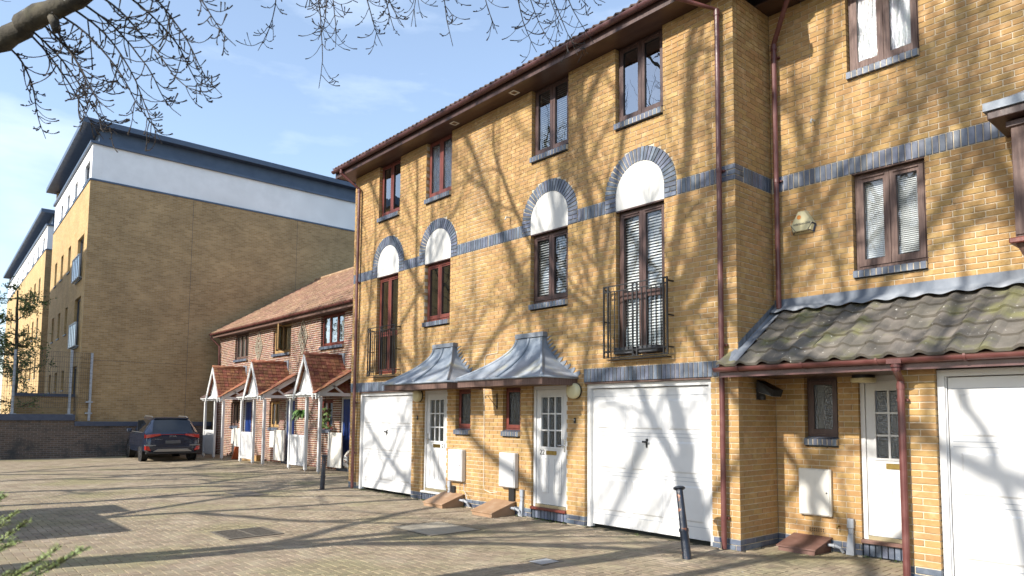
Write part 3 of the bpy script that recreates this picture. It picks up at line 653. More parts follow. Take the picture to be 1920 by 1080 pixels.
def canopy(parent, x0, x1):
    """bell shaped lead canopy over the door and little window"""
    z0, zt, pj = 2.395, 3.10, 0.82
    tx0, tx1 = (x0+x1)/2+0.02-0.32, (x0+x1)/2+0.02+0.32
    tx0, tx1 = -9.40, -8.74
    if x0 < AX-0.05: tx0, tx1 = 2*AX+8.74, 2*AX+9.40
    def sec(t):                                          # t 0 bottom .. 1 top, concave bell
        k = (1-t)
        spread = k**1.75
        z = z0+(zt-z0)*t
        return (tx0+(x0-tx0)*spread, tx1+(x1-tx1)*spread, -0.10-(pj-0.10)*spread, z)
    N = 16; c = thing_part = None
    front, left, right = [], [], []
    for i in range(N+1):
        a, b, y, z = sec(i/N)
        dip = 0.0
        front.append([(a+(b-a)*j/12, y-0.006*math.sin(math.pi*2*j/12+1)*(1-i/N), z-0.012*math.sin(math.pi*j/12*2)**2*(1-i/N)) for j in range(13)])
        left.append([(a, 0.0+y*0 + (0.0), z), (a, y/2, z), (a, y, z)])
        right.append([(b, y, z), (b, y/2, z), (b, 0.0, z)])
    mb = MB(); mb.grid(front); mb.grid(left); mb.grid(right)
    a, b, y, z = sec(1); mb.quad((a, y, z), (b, y, z), (b, 0, z+.06), (a, 0, z+.06)); mb.poly([(a, y, z), (a, 0, z+.06), (a, 0, z)]); mb.poly([(b, y, z), (b, 0, z), (b, 0, z+.06)])
    a, b, y, z = sec(0)
    mb.box(a-.012, b+.012, y-.018, 0, z-.035, z-.002)
    cn = mb.build('canopy', M['lead'], parent, smooth=False)
    cn.data.polygons.foreach_set('use_smooth', [True]*len(cn.data.polygons)); cn['label'] = 'bell shaped lead canopy over the door'
    def rib(fn):
        pts = [fn(i/N) for i in range(N+1)]
        MB().tube(pts, .026, 8).build('lead_roll', M['lead'], cn, smooth=True)
    rib(lambda t: (sec(t)[0]+.01, sec(t)[2], sec(t)[3]+.004)); rib(lambda t: (sec(t)[1]-.01, sec(t)[2], sec(t)[3]+.004))
    rib(lambda t: (sec(t)[0]*.5+sec(t)[1]*.5, sec(t)[2]-.004, sec(t)[3]+.006))
    MB().box(tx0-.03, tx1+.03, -.11, -.0, zt+.02, zt+.10).build('top_flashing', M['leadnew'], cn)
    # saw tooth flashing on the brickwork either side
    for sgn in (-1, 1):
        mb = MB(); pts = []
        for i in range(N+1):
            s_ = sec(i/N); pts.append(((s_[0] if sgn < 0 else s_[1]), s_[3]))
        K = 11; path = []
        for i in range(K*1+1):
            t = i/K; s_ = sec(t); x = s_[0] if sgn < 0 else s_[1]; path.append((x, s_[3]))
        for i in range(K):
            (xa, za), (xb, zb) = path[i], path[i+1]
            w = .085
            mb.poly([(xa-sgn*.01, -.012, za), (xa+sgn*w*.55, -.012, za+.05), (xb+sgn*(w+.075), -.012, zb+.035), (xb+sgn*.05, -.012, zb+.012), (xb-sgn*.01, -.012, zb)] if sgn > 0 else [(xa-sgn*.01, -.012, za), (xb-sgn*.01, -.012, zb), (xb+sgn*.05, -.012, zb+.012), (xb+sgn*(w+.075), -.012, zb+.035), (xa+sgn*w*.55, -.012, za+.05)])
        o = mb.build('stepped_flashing', M['leadnew'], cn)
        md = o.modifiers.new('thick', 'SOLIDIFY'); md.thickness = .004
    a, b, y, z = sec(0)
    fb = MB(); fb.box(a+.02, b-.02, y+.02, y+.04, z-.145, z-.036); fb.box(a+.02, a+.04, y+.04, -.002, z-.145, z-.036); fb.box(b-.04, b-.02, y+.04, -.002, z-.145, z-.036); fb.box(a+.04, b-.04, y+.04, -.002, z-.12, z-.1)
    fb.build('canopy_fascia', M['greytimber'], cn)
    return cn
def juliet(parent, x0, x1, z0, z1, Y):
    """iron balcony rail standing off the wall, with rings between double rails"""
    yb = Y-.15; I = M['iron']
    mb = MB()
    bar = lambda a, b, c, d, e, f: mb.box(a, b, c, d, e, f)
    zt, zb = z1, z0
    mb.box(x0, x1, yb-.012, yb+.012, zt-.012, zt+.002)
    j = mb.build('juliet_balcony', I, parent)
    for z in (zt-.10, zb+.10, zb): MB().box(x0, x1, yb-.010, yb+.010, z, z+.014).build('rail', I, j)
    for x in (x0, x0+.085, (x0+x1)/2-.04, (x0+x1)/2+.04, x1-.085, x1-.02):
        MB().box(x, x+.022, yb-.011, yb+.011, zb, zt-.012).build('post', I, j)
    n = 12; me = MB().box(-.006, .006, yb-.006, yb+.006, zb+.114, zt-.10).mesh('baluster', I)
    for i in range(n):
        x = x0+.14+i*(x1-x0-.26)/(n-1); link('baluster', me, j, (x, 0, 0))
    ring = []
    mb = MB(); cs = [(math.cos(2*math.pi*k/12)*.034, math.sin(2*math.pi*k/12)*.034) for k in range(13)]
    mb.tube([(a, 0, b) for a, b in cs], .006, 6, cap=False); me = mb.mesh('scroll_ring', I)
    for x in (x0+.055, (x0+x1)/2+.011, x1-.045):
        for z in (zt-.05, zb+.057): link('scroll_ring', me, j, (x, yb, z))
    for x in (x0+.01, x1-.01):
        for z in (zb+.10, (zb+zt)/2, zt-.06):
            MB().box(x-.01, x+.01, yb+.012, Y+.0, z, z+.02).build('wall_bracket', I, j)
    MB().box(x0+.05, x1-.05, yb+.012, Y-.01, zb-.03, zb-.018).build('bottom_rail', I, j)
    return j
def flower_trough(x, z, Y, label):
    t = thing('flower_trough', label, 'planter', (x, Y-.07, z))
    MB().bbox(x-.19, x+.19, Y-.13, Y-.02, z, z+.10, .008).build('trough', M['darkframe'], t); MB().box(x-.17, x+.17, Y-.12, Y-.03, z+.1, z+.103).build('soil', M['joint'], t)
def meter_cabinet(x0, x1, z0, z1, Y, label, dp=.11, m='white'):
    t = thing('meter_cabinet', label, 'cabinet', ((x0+x1)/2, Y, z0))
    MB().bbox(x0, x1, Y-dp+.012, Y-.001, z0, z1, .01).build('case', M[m], t)
    MB().bbox(x0+.015, x1-.015, Y-dp, Y-dp+.011, z0+.015, z1-.015, .004).build('cabinet_door', M[m], t)
    MB().tube([(x1-.05, Y-dp-.006, (z0+z1)/2), (x1-.05, Y-dp, (z0+z1)/2)], .011, 10).build('lock', M['iron'], t)
    return t
def sloped_box(x0, x1, y0, y1, h, label, m):
    """semi-buried gas meter box with a sloping lid"""
    t = thing('gas_meter_box', label, 'meter box', ((x0+x1)/2, y0, 0))
    MB().hexa([(x0, y0, -.02), (x1, y0, -.02), (x1, y1, -.02), (x0, y1, -.02), (x0, y0, .055), (x1, y0, .055), (x1, y1, h), (x0, y1, h)]).build('box_body', M[m], t)
    e = .02
    MB().hexa([(x0-e, y0-e, .058), (x1+e, y0-e, .058), (x1+e, y1, h+.006), (x0-e, y1, h+.006), (x0-e, y0-e, .075), (x1+e, y0-e, .075), (x1+e, y1, h+.024), (x0-e, y1, h+.024)]).build('lid', M[m], t)
    return t
def bulkhead(x, z, Y, label):
    t = thing('wall_lamp', label, 'lamp', (x, Y, z))
    MB().lathe((x, Y-.03, z), [(.13, .03), (.135, 0.0)], 28, 'y').build('base', M['black'], t, smooth=False)
    MB().lathe((x, Y-.03, z), [(.128, -.001), (.132, -.03), (.125, -.075), (.10, -.088), (.02, -.092)], 28, 'y').build('diffuser', M['cream'], t, smooth=True)
    return t
def bell_push(x, z, Y, label):
    t = thing('door_bell', label, 'door bell', (x, Y, z)); MB().bbox(x-.018, x+.018, Y-.02, Y-.001, z-.045, z+.045, .004).build('bell_plate', M['black'], t)
    MB().lathe((x, Y-.022, z+.01), [(.009, 0), (.009, -.004)], 12, 'y').build('bell_button', M['offwhite'], t)
def pantile_roof(mb, x0, x1, y0, z0, slope, length, rows, w=0.30, amp=0.03, lift=0.028):
    """rows of rolled tiles, each row a stepped wave; starts at the eaves (y0, z0) rising along +y"""
    cs, sn = math.cos(slope), math.sin(slope); g = length/rows
    nx = max(2, int((x1-x0)/w*8))
    for r in range(rows):
        for (da, db) in ((0, 1),):
            R0, R1, R2 = [], [], []
            for i in range(nx+1):
                x = x0+(x1-x0)*i/nx; wv = amp*(0.5+0.5*math.cos(2*math.pi*x/(w/2)))
                def P(s, up): return (x, y0+cs*s-sn*up, z0+sn*s+cs*up)
                R0.append(P(r*g, wv+lift-0.022)); R1.append(P(r*g, wv+lift)); R2.append(P((r+1)*g+0.02, wv))
            mb.grid([R0, R1, R2])

def house_pair():
    specs = {}
    for key in ('22', '21'):
        mir = key == '21'
        X = (lambda x: 2*AX-x) if mir else (lambda x: x)
        def iv(a, b):
            p, q = X(a), X(b); return (min(p, q), max(p, q))
        label = 'yellow brick terraced house with garage, door 22 and blue brick arches' if not mir else 'yellow brick terraced house with the balcony beside the red brick houses, door 21'
        x0, x1 = (AX, XR) if not mir else (XL, AX)
        H = thing('terraced_house', label, 'house', ((x0+x1)/2, 0, 0), 'yellow brick terraced houses')
        wins = [iv(-9.145, -8.22), iv(-7.175, -6.248)]
        arch = [iv(-9.153, -8.227), iv(-7.173, -6.243)]
        door = iv(-9.10, -8.245); small = iv(-9.88, -9.395); gar = iv(-7.84, -5.49)
        zdoor = 2.69
        holes = [w+(6.265, ZT) for w in wins]+[arch[0]+(3.60, 4.972), arch[1]+(zdoor, 4.972), door+(0, 2.27), small+(1.36, 2.27), gar+(0, 2.296)]
        cuts = holes+[gar[:1]+gar[1:]+(2.29, Z1b)]
        band1 = iv(-7.86, XR) if not mir else (XL, X(-7.86))
        cuts = holes+[band1+(Z1a, Z1b), (x0, x1, Z2a, Z2b)]
        circ = [((a+b)/2, Z2b, .695) for a, b in arch]
        wl = Wall(H)
        br = lay_bricks(x0, x1, ZS, cuts, circ, off=x0 if not mir else x1)
        fixed = [(p, q, c, d, ed or q > XR-.02 or p < XL+.02) for (p, q, c, d, ed) in br]
        wl.add(fixed, 0.0, M['buff'])
        zp = [0.0, .075, .15]
        wl.add([(p, q, c, d, ed or q > XR-.02) for (p, q, c, d, ed) in lay_bricks(x0, x1, zp, [door+(0, .3), gar+(0, .3)], off=x0+.05)], -0.004, M['blue'])
        mb = MB(); e = .007
        slab_with_holes(mb, x0, x1-(.009 if not mir else 0), -.02, ZT, [(h[0]-e, h[1]+e, h[2]-(e if h[2] > .1 else .2), h[3]+e) for h in holes], .0085, .26)
        mb.build('wall', M['mortar'], H)
        if not mir:                                      # the return towards the recessed house
            wl.add(lay_bricks(.112, .975, ZS, [(0, .98, Z2a, Z2b)], off=.112), XR, M['buff'], 'x')
            wl.add(lay_bricks(.112, .975, zp, [], off=.06), XR+.004, M['blue'], 'x')
            MB().box(XR-.25, XR-.0085, .26, .98, -.02, ZT).build('return_wall', M['mortar'], H)
            stretchers(H, .0, .225, Z2a, Z2b, XR, plane='x'); soldiers(H, .235, .968, Z2a, Z2b, XR, plane='x')
        wl.finish()
        # blue brick bands and arches
        if mir: soldiers(H, XL, arch[1][0]-.225, Z2a, Z2b, -.004)
        for (a, b) in arch:
            arch_ring(H, (a+b)/2, Z2b, .468, .683, -.008)
            stretchers(H, a-.218, a-.003, Z2a, Z2b, -.008, L=.225); stretchers(H, b+.003, b+.218, Z2a, Z2b, -.008, L=.225)
            rr = .466; cx = (a+b)/2; mb = MB(); pts = [(cx-rr, .002, Z2a+.002)]+[(cx+rr, .002, Z2a+.002)]+[(cx+rr*math.cos(math.pi*k/28), .002, Z2b+rr*math.sin(math.pi*k/28)) for k in range(29)]
            mb.poly(pts); n = len(pts)
            for k in range(n):
                p, q = pts[k], pts[(k+1) % n]; mb.quad(p, (p[0], .03, p[2]), (q[0], .03, q[2]), q)
            mb.build('arch_panel', M['render'], H)
            MB().box(a, b, .005, .05, 4.955, 4.974).build('lintel_trim', M['timber'], H)
        la, lb = sorted(arch)
        soldiers(H, la[1]+.225, lb[0]-.225, Z2a, Z2b, -.004)
        if not mir: soldiers(H, arch[1][1]+.225, XR-.235, Z2a, Z2b, -.004); stretchers(H, XR-.23, XR-.001, Z2a, Z2b, -.004); soldiers(H, AX+.005, arch[0][0]-.225, Z2a, Z2b, -.004)
        else: soldiers(H, arch[0][1]+.225, AX-.005, Z2a, Z2b, -.004)
        soldiers(H, band1[0], band1[1], Z1a, Z1b, -.006)
        MB().box(gar[0], gar[1], .0, .06, 2.272, 2.294).build('lintel_angle', M['greytimber'], H)
        # windows
        tt = 'redtimber' if mir else 'timber'
        for i, (a, b) in enumerate(wins):
            w = window(H, a, b, 6.405, ZT, 0, 'timber' if not mir else ('redtimber'), ('glass' if i == 0 else 'skyglass') if (not mir) else ('frosted' if i == 0 else 'glass'), blind=('slats' if (not mir and i == 0) else None))
            sill_bricks(w, a+.002, b-.002, 6.41, 0)
        a, b = arch[0]; w = window(H, a, b, 3.74, 4.955, 0, tt, 'dimglass' if not mir else 'glass', blind='slats' if not mir else None, slat=.052, tilt=42); sill_bricks(w, a+.002, b-.002, 3.745, 0)
        a, b = arch[1]; w = window(H, a, b, zdoor+.01, 4.955, 0, tt, 'dimglass' if not mir else 'glass', blind='slats' if not mir else None, rail=3.62, name='french_window', slat=.052, tilt=42)
        juliet(H, a-.13+(.0 if not mir else .03), b+.16, 2.645, 3.765, 0)
        a, b = small; w = window(H, a, b, 1.49, 2.268, 0, 'redtimber', 'obscure', leaves=1, stile=.05); sill_bricks(w, a+.002, b-.002, 1.505, 0, h=.14, n=7)
        garage_door(H, gar[0]+.003, gar[1]-.003, 2.27, 0)
        # doorstep
        n = 11; mb = None
        soldiers(H, door[0]+.005, door[1]-.005, 0.0, .15, 0.012, name='step_brick')
        MB().bbox(door[0]-.0, door[1]+.0, -.035, .12, .152, .195, .006).build('door_sill', M['redtimber' if not mir else 'white'], H)
        dx = front_door(H, door[0]+.003, door[1]-.003, .197, 2.268, 0, key, handle_right=not mir, numx=(door[0]+.20 if not mir else door[1]-.19))
        canopy(H, *iv(-10.22, -7.98))
        # eaves: soffit, fascia, gutter, tiles
        sx0, sx1 = (AX, XR+.5) if not mir else (XL-.33, AX)
        MB().box(sx0, sx1, -.37, .0, ZT+.002, ZT+.014).build('soffit', M['soffit'], H)
        MB().box(sx0, sx1, .0, .3, ZT+.002, ZT+.014).build('soffit_inner', M['soffit'], H)
        MB().box(sx0, sx1, -.392, -.372, ZT-.015, ZT+.17).build('fascia', M['timber'], H)
        half_gutter(sx0+.002, sx1-.002, -.456, ZT+.15, .06, parent=H, brackets=.92)
        sl = math.radians(33); tl = 36 if not mir else 37
        me = MB(); pantile_roof(me, 0, .30, 0, 0, sl, .33, 1, .30, .035); tm = me.mesh('roof_tile', M['roof_tile'])
        k = sx0
        while k < sx1-.1:
            link('roof_tile', tm, H, (k, -.45, ZT+.175)); k += .30
        rf = MB(); pantile_roof(rf, sx0, sx1, -.45+math.cos(sl)*.33, ZT+.175+math.sin(sl)*.33, sl, 5.2, 15, .30, .035); o = rf.build('roof_tiles', M['roof_tile'], H); o['kind'] = 'stuff'
        ry = -.45+math.cos(sl)*5.5; rz = ZT+.17+math.sin(sl)*5.5
        MB().poly([(sx0, ry, rz), (sx1, ry, rz), (sx1, ry+4.6, ZT+.1), (sx0, ry+4.6, ZT+.1)]).build('rear_roof', M['roof_tile'], H)
        vx = sx1-.02 if not mir else sx0+.02
        MB().poly([(vx, -.37, ZT-.01), (vx, ry+4.5, ZT-.01), (vx, ry, rz-.05)]).build('gable', M['timber'], H)
        # side and rear of the block, so that it is a closed building
        MB().box(x0+(.01 if mir else 0), x1-.01, 8.4, 8.6, 0, ZT).build('rear_wall', M['mortar'], H)
        if mir:
            wl2 = Wall(H); wl2.add(lay_bricks(.112, 8.5, ZS, [], off=.112), XL+.03, M['buff'], 'x'); wl2.list = [(p, q, c, d, dp, Y, m, pl) for (p, q, c, d, dp, Y, m, pl) in wl2.list]
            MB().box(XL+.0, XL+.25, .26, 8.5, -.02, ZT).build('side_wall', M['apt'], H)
        specs[key] = H
    return specs
HS = house_pair()
# small soffit vents
for x, lab in ((-9.42, 'pale square vent in the brown eaves board left of the top window with blinds'), (-11.25, 'pale square vent in the brown eaves board right of the patterned glass window')):
    t = thing('soffit_vent', lab, 'vent', (x, -.2, ZT), 'vents in the eaves board')
    mb = MB(); mb.box(x-.075, x+.075, -.26, -.235, ZT-.008, ZT+.001); mb.box(x-.075, x+.075, -.135, -.11, ZT-.008, ZT+.001); mb.box(x-.075, x-.05, -.235, -.135, ZT-.008, ZT+.001); mb.box(x+.05, x+.075, -.235, -.135, ZT-.008, ZT+.001)
    mb.build('frame', M['offwhite'], t); me = MB().box(x-.05, x+.05, -.004, .004, ZT-.006, ZT).mesh('louvre', M['brownbox'])
    for k in range(4): link('louvre', me, t, (0, -.215+k*.02, 0))
# downpipes
def downpipe(parent, x, Y, zt, zb, gx, gy, gz, r=.036, m='pvc', shoe=True, clips=(2.3, 5.05)):
    mb = MB(); mb.tube([(gx, gy, gz), (gx, gy, gz-.09), (x, Y, zt), (x, Y, zb)], r, 12)
    pipe_collar(mb, (x, Y, zt-.06)); pipe_collar(mb, (gx, gy, gz-.07))
    p = mb.build('downpipe', M[m], parent, smooth=False)
    for z in clips:
        c = MB(); pipe_collar(c, (x, Y, z), .041, .05); c.box(x-.06, x+.06, Y+.03, Y+.075, z-.012, z+.012); c.build('pipe_clip', M[m], p)
    if shoe: MB().tube([(x, Y, zb+.02), (x, Y-.02, zb-.03), (x, Y-.07, zb-.06)], .04, 12).build('pipe_shoe', M[m], p)
    return p
downpipe(HS['21'], XL+.33, -.08, 7.28, .02, XL+.10, -.456, ZT+.10, shoe=False, clips=(.85, 2.05, 4.97))
downpipe(HS['22'], -5.265, -.08, 7.42, .02, -5.72, -.456, ZT+.10, shoe=False, clips=(.42, 2.72, 5.12))
# fittings on the two houses
flower_trough(-6.93, 2.70, 0, 'dark narrow flower trough behind the iron balcony rail, beside the window post'); flower_trough(-6.48, 2.70, 0, 'dark narrow flower trough behind the iron balcony rail, by the right jamb')
meter_cabinet(-11.42, -10.97, .475, 1.09, 0, 'white meter cabinet on the brick wall beside door 21'); meter_cabinet(-9.86, -9.43, .475, 1.09, 0, 'white meter cabinet on the brick wall left of door 22')
bulkhead(-12.60, 2.165, 0, 'round cream wall lamp between the left garage and door 21'); bulkhead(-8.03, 2.165, 0, 'round cream wall lamp between door 22 and the wide garage')
bell_push(-12.66, 1.70, 0, 'black bell push on the pier below the lamp beside the far garage'); bell_push(-8.05, 1.68, 0, 'black bell push between the panelled wide garage door and the door numbered 22')
sloped_box(-11.62, -11.0, -.52, -.02, .215, 'brown sloping gas meter box at the wall beside door 21', 'brownbox'); sloped_box(-10.05, -9.50, -.55, -.02, .215, 'brown sloping gas meter box at the wall below the cabinet of door 22', 'brownbox')
def conduit(x, Y, label, top=.46):
    t = thing('cable_cover', label, 'conduit', (x, Y, 0))
    mb = MB(); mb.bbox(x-.032, x+.032, Y-.045, Y-.001, .26, top, .008); mb.bbox(x-.042, x+.042, Y-.055, Y-.001, top-.13, top, .01)
    mb.hexa([(x-.055, Y-.07, 0), (x+.045, Y-.07, 0), (x+.045, Y-.001, 0), (x-.055, Y-.001, 0), (x-.032, Y-.045, .26), (x+.032, Y-.045, .26), (x+.032, Y-.001, .26), (x-.032, Y-.001, .26)])
    mb.build('cover', M['greyplastic'], t)
conduit(-11.46, 0, 'grey plastic cable cover rising beside the step of door 21'); conduit(-9.31, 0, 'grey plastic cable cover rising between gas box and step of door 22')
t = thing('junction_box', 'small black box low on the wall by the grey conduit of door 21', 'box', (-11.33, 0, .15)); MB().bbox(-11.385, -11.275, -.04, -.001, .17, .37, .008).build('case', M['black'], t)
t = thing('junction_box', 'tall black box on the wall above the gas box of door 22', 'box', (-9.58, 0, .16)); MB().bbox(-9.655, -9.505, -.045, -.001, .19, .48, .008).build('case', M['black'], t)
def pipework(x, label):
    t = thing('gas_pipe', label, 'pipe', (x, -.1, 0)); mb = MB(); mb.tube([(x-.2, -.12, .13), (x-.02, -.12, .13), (x+.03, -.10, .10), (x+.05, -.06, .02)], .022, 8); mb.tube([(x-.05, -.12, .13), (x-.03, -.12, .13)], .034, 8); mb.build('bend', M['greyplastic'], t)
pipework(-10.82, 'grey gas pipe bend beside the gas box of door 21'); pipework(-9.34, 'grey gas pipe bend between gas box and conduit of door 22')
def wire(name, label, pts, r=.005, m='offwhite'):
    o = MB().tube(pts, r, 6).build(name, M[m]); tag(o, label, 'cable'); return o
wire('wall_cable', 'thin pale cable running up the brick wall between the two canopies', [(-10.0, -.008, .36), (-10.2, -.008, .33), (-10.38, -.008, .37), (-10.40, -.008, .45), (-10.42, -.008, 2.6), (-10.40, -.008, 2.86), (-10.36, -.008, 2.90), (-10.03, -.008, 2.92), (-10.02, -.008, 3.12)])
wire('drop_cable', 'pale cable hanging below the cabinet beside door 21', [(-11.12, -.02, .48), (-11.13, -.03, .33), (-11.07, -.05, .2), (-10.98, -.06, .16)], .006, 'brownbox')
wire('drop_cable', 'short grey cable looping to the gas pipe beside the left brown box', [(-10.99, -.02, .45), (-10.97, -.04, .3), (-10.9, -.06, .28), (-10.82, -.08, .17)], .006, 'greyplastic')
t = thing('basket_bracket', 'black iron hanging basket bracket on the wall between the small windows', 'bracket', (-10.04, 0, 2.1))
mb = MB(); mb.box(-10.05, -10.03, -.014, -.001, 1.87, 2.16); mb.tube([(-10.04, -.01, 2.115), (-10.04, -.26, 2.115), (-10.04, -.285, 2.105), (-10.04, -.29, 2.08), (-10.04, -.27, 2.065), (-10.04, -.25, 2.08)], .006, 6); mb.tube([(-10.04, -.01, 1.9), (-10.04, -.22, 2.11)], .005, 6); mb.build('arm', M['iron'], t)
t = thing('overflow_pipe', 'short pale overflow pipe stub on the upper wall between the arches', 'pipe', (-9.75, 0, 5.4)); mb = MB(); mb.tube([(-9.72, 0, 5.42), (-9.72, -.1, 5.41), (-9.72, -.12, 5.36)], .014, 8); mb.build('stub', M['offwhite'], t)

# ------------------------------------------------------------------ recessed house 23
YR = .975; X3 = 2.2
H3 = thing('terraced_house', 'yellow brick terraced house set back, with tiled lean-to roof over door 23 and garage', 'house', (-2.5, YR, 0), 'yellow brick terraced houses')
w2, w3, w4 = (-3.94, -3.057), (-3.96, -3.067), (-1.93, -1.03)
sm3, dr3, gar3 = (-4.655, -4.20), (-3.935, -3.10), (-2.72, -.36)
upper = [w2+(3.57, Z2a), w3+(6.265, ZT), w4+(6.40, ZT)]
lower = [sm3+(1.36, 2.30), dr3+(0, 2.298)]
wl = Wall(H3)
wl.add(lay_bricks(XR+.005, X3, ZS, upper+lower+[(XR, X3, Z2a, Z2b), (-3.08, X3, 0, 2.9)], off=XR+.05), YR, M['buff'])
wl.add(lay_bricks(XR+.005, -3.08, [0, .075, .15], [dr3+(0, .3)], off=XR+.1), YR-.004, M['blue'])
zlow = courses(PL, Z1a)
piers = [(-3.085, -2.72), (-.36, .35)]
for (a, b) in piers:
    wl.add([(p, q, c, d, True) for (p, q, c, d, e_) in lay_bricks(a, b, zlow, [], off=a+.1)], 0.0, M['buff'])
    wl.add([(p, q, c, d, True) for (p, q, c, d, e_) in lay_bricks(a, b, [0, .075, .15], [], off=a)], -.004, M['blue'])
    MB().box(a+.008, b-.008, .0085, .25, -.02, Z1a).build('pier', M['mortar'], H3)
wl.finish()
mb = MB(); e = .007
slab_with_holes(mb, XR, X3, -.02, ZT, [(h[0]-e, h[1]+e, h[2]-(e if h[2] > .1 else .2), h[3]+e) for h in upper+lower], YR+.0085, YR+.25); mb.build('wall', M['mortar'], H3)
MB().box(-3.08, -2.98, .25, YR, 0, 2.3).build('porch_side_wall', M['mortar'], H3)
MB().box(-2.98, .35, .30, .34, 2.27, 2.4).build('garage_head', M['mortar'], H3)
soldiers(H3, XR+.02, X3, Z2a, Z2b, YR-.004)
w = window(H3, w2[0], w2[1], 3.695, Z2a-.012, YR, 'greytimber', 'dimglass', blind='slats', slat=.030, tilt=48, stile=.075, blind_to=3.86); sill_bricks(w, w2[0]+.002, w2[1]-.002, 3.70, YR)
MB().box(w2[0], w2[1], YR+.005, YR+.06, Z2a-.012, Z2a+.002).build('lintel_trim', M['greytimber'], H3)
w = window(H3, w3[0], w3[1], 6.38, ZT, YR, 'greytimber', 'frosted', stile=.075, blind='curtain'); sill_bricks(w, w3[0]+.002, w3[1]-.002, 6.39, YR)
w = window(H3, w4[0], w4[1], 6.53, ZT, YR, 'greytimber', 'glass', stile=.075, blind='curtain'); sill_bricks(w, w4[0]+.002, w4[1]-.002, 6.53, YR)
w = window(H3, sm3[0], sm3[1], 1.49, 2.296, YR, 'timber', 'obscure', leaves=1, stile=.06); sill_bricks(w, sm3[0]+.002, sm3[1]-.002, 1.505, YR, h=.14, n=7)
soldiers(H3, dr3[0]+.005, dr3[1]-.005, 0, .165, YR+.012, name='step_brick')
MB().bbox(dr3[0], dr3[1], YR-.04, YR+.12, .167, .212, .006).build('door_sill', M['darkbox'], H3)
front_door(H3, dr3[0]+.003, dr3[1]-.003, .214, 2.296, YR, '23', tiles=True, numx=-3.44, numz=.965)
garage_door(H3, gar3[0]+.003, gar3[1]-.003, 2.27, 0)
# eaves over house 23
sx0, sx1 = XR+.51, X3
MB().box(XR+.003, sx1, YR-.37, YR+.3, ZT+.003, ZT+.016).build('soffit', M['soffit'], H3)
MB().box(sx0, sx1, YR-.392, YR-.372, ZT-.015, ZT+.17).build('fascia', M['timber'], H3)
half_gutter(sx0+.01, sx1, YR-.456, ZT+.15, parent=H3, brackets=.92)
rf = MB(); pantile_roof(rf, sx0, sx1, YR-.45, ZT+.175, math.radians(33), 5.3, 16, .30, .035); o = rf.build('roof_tiles', M['roof_tile'], H3); o['kind'] = 'stuff'
MB().poly([(sx0, YR+4.0, 10.7), (sx1, YR+4.0, 10.7), (sx1, YR+8, 7.7), (sx0, YR+8, 7.7)]).build('rear_roof', M['roof_tile'], H3)
downpipe(H3, -4.955, YR-.075, 7.15, 3.28, -4.47, YR-.46, ZT+.10, shoe=False, clips=(5.12, 6.95))
# lean-to roof
ye, ze, yt, zt_ = -.30, 2.405, YR, 3.235
sl = math.atan2(zt_-ze, yt-ye); Ls = math.hypot(zt_-ze, yt-ye); rows = 5; g_ = Ls/rows
def tile_mesh(w=.30):
    """one double-roll concrete tile with a thick front edge"""
    mb = MB(); nx = 12; cs, sn = math.cos(sl), math.sin(sl); F0, F1, T0 = [], [], []
    for i in range(nx+1):
        x = w*i/nx; ph = (i/nx+.12) % 1.0; wv = .042*(math.sin(math.pi*min(1, ph/.55))**1.3 if ph < .55 else 0)
        def P(s, up): return (x, cs*s-sn*up, sn*s+cs*up)
        F0.append(P(0, wv)); F1.append(P(0, wv+.036)); T0.append(P(g_+.045, wv+.003))
    mb.grid([F0, F1, T0]); mb.grid([T0, F0])
    mb.poly([F0[0], T0[0], F1[0]]); mb.poly([F0[-1], F1[-1], T0[-1]])
    return mb.mesh('lean_to_tile', M['conc_tile'])
tm = tile_mesh(.298)
for r in range(rows):
    for k in range(19):
        x = -5.20+k*.30
        yy = ye+math.cos(sl)*r*g_; zz = ze+math.sin(sl)*r*g_
        if x < XR-.02 and yy > -.15:
            continue
        o = link('lean_to_tile', tm, H3, (x+random.uniform(-.003, .003), yy, zz+random.uniform(0, .003)), (random.uniform(-.012, .012), random.uniform(-.01, .01), random.uniform(-.008, .008)))
nrm = (-math.sin(sl), math.cos(sl))
MB().hexa([(XR-.12, ye, ze-.03), (.45, ye, ze-.03), (.45, yt, zt_-.03), (XR+.0, yt, zt_-.03), (XR-.12, ye, ze-.008), (.45, ye, ze-.008), (.45, yt, zt_-.008), (XR+.0, yt, zt_-.008)]).build('lean_to_deck', M['soffit'], H3)
# apron and abutment flashing
wv = MB(); rA, rB, rC = [], [], []
for i in range(0, 180):
    x = XR+.02+i*.03; wob = .022*math.sin(2*math.pi*(x+5.2)/.30)
    rA.append((x, YR-.012, 3.42)); rB.append((x, YR-.02, 3.325)); rC.append((x, YR-.17, 3.232+wob*.7))
wv.grid([rC, rB, rA]); o = wv.build('apron_flashing', M['leadnew'], H3, smooth=True); md = o.modifiers.new('t', 'SOLIDIFY'); md.thickness = .004
mb = MB(); cs, sn = math.cos(sl), math.sin(sl)
mb.grid([[(XR+.13, ye+.06+cs*s*Ls, ze+.075+sn*s*Ls) for s in (0, .25, .5, .75, 1)], [(XR+.05, ye+.06+cs*s*Ls, ze+.062+sn*s*Ls) for s in (0, .25, .5, .75, 1)], [(XR+.010, ye+.06+cs*s*Ls, ze+.09+sn*s*Ls) for s in (0, .25, .5, .75, 1)]])
st = mb.build('abutment_flashing', M['leadnew'], H3); md = st.modifiers.new('t', 'SOLIDIFY'); md.thickness = .004
mb = MB()
for k in range(10):
    y = .02+k*.094; z = ze+.09+(y-ye-.06)*math.tan(sl)
    mb.poly([(XR+.008, y-.01, z), (XR+.008, y+.094, z+.065), (XR+.008, y+.11, z+.16), (XR+.008, y+.0, z+.085)])
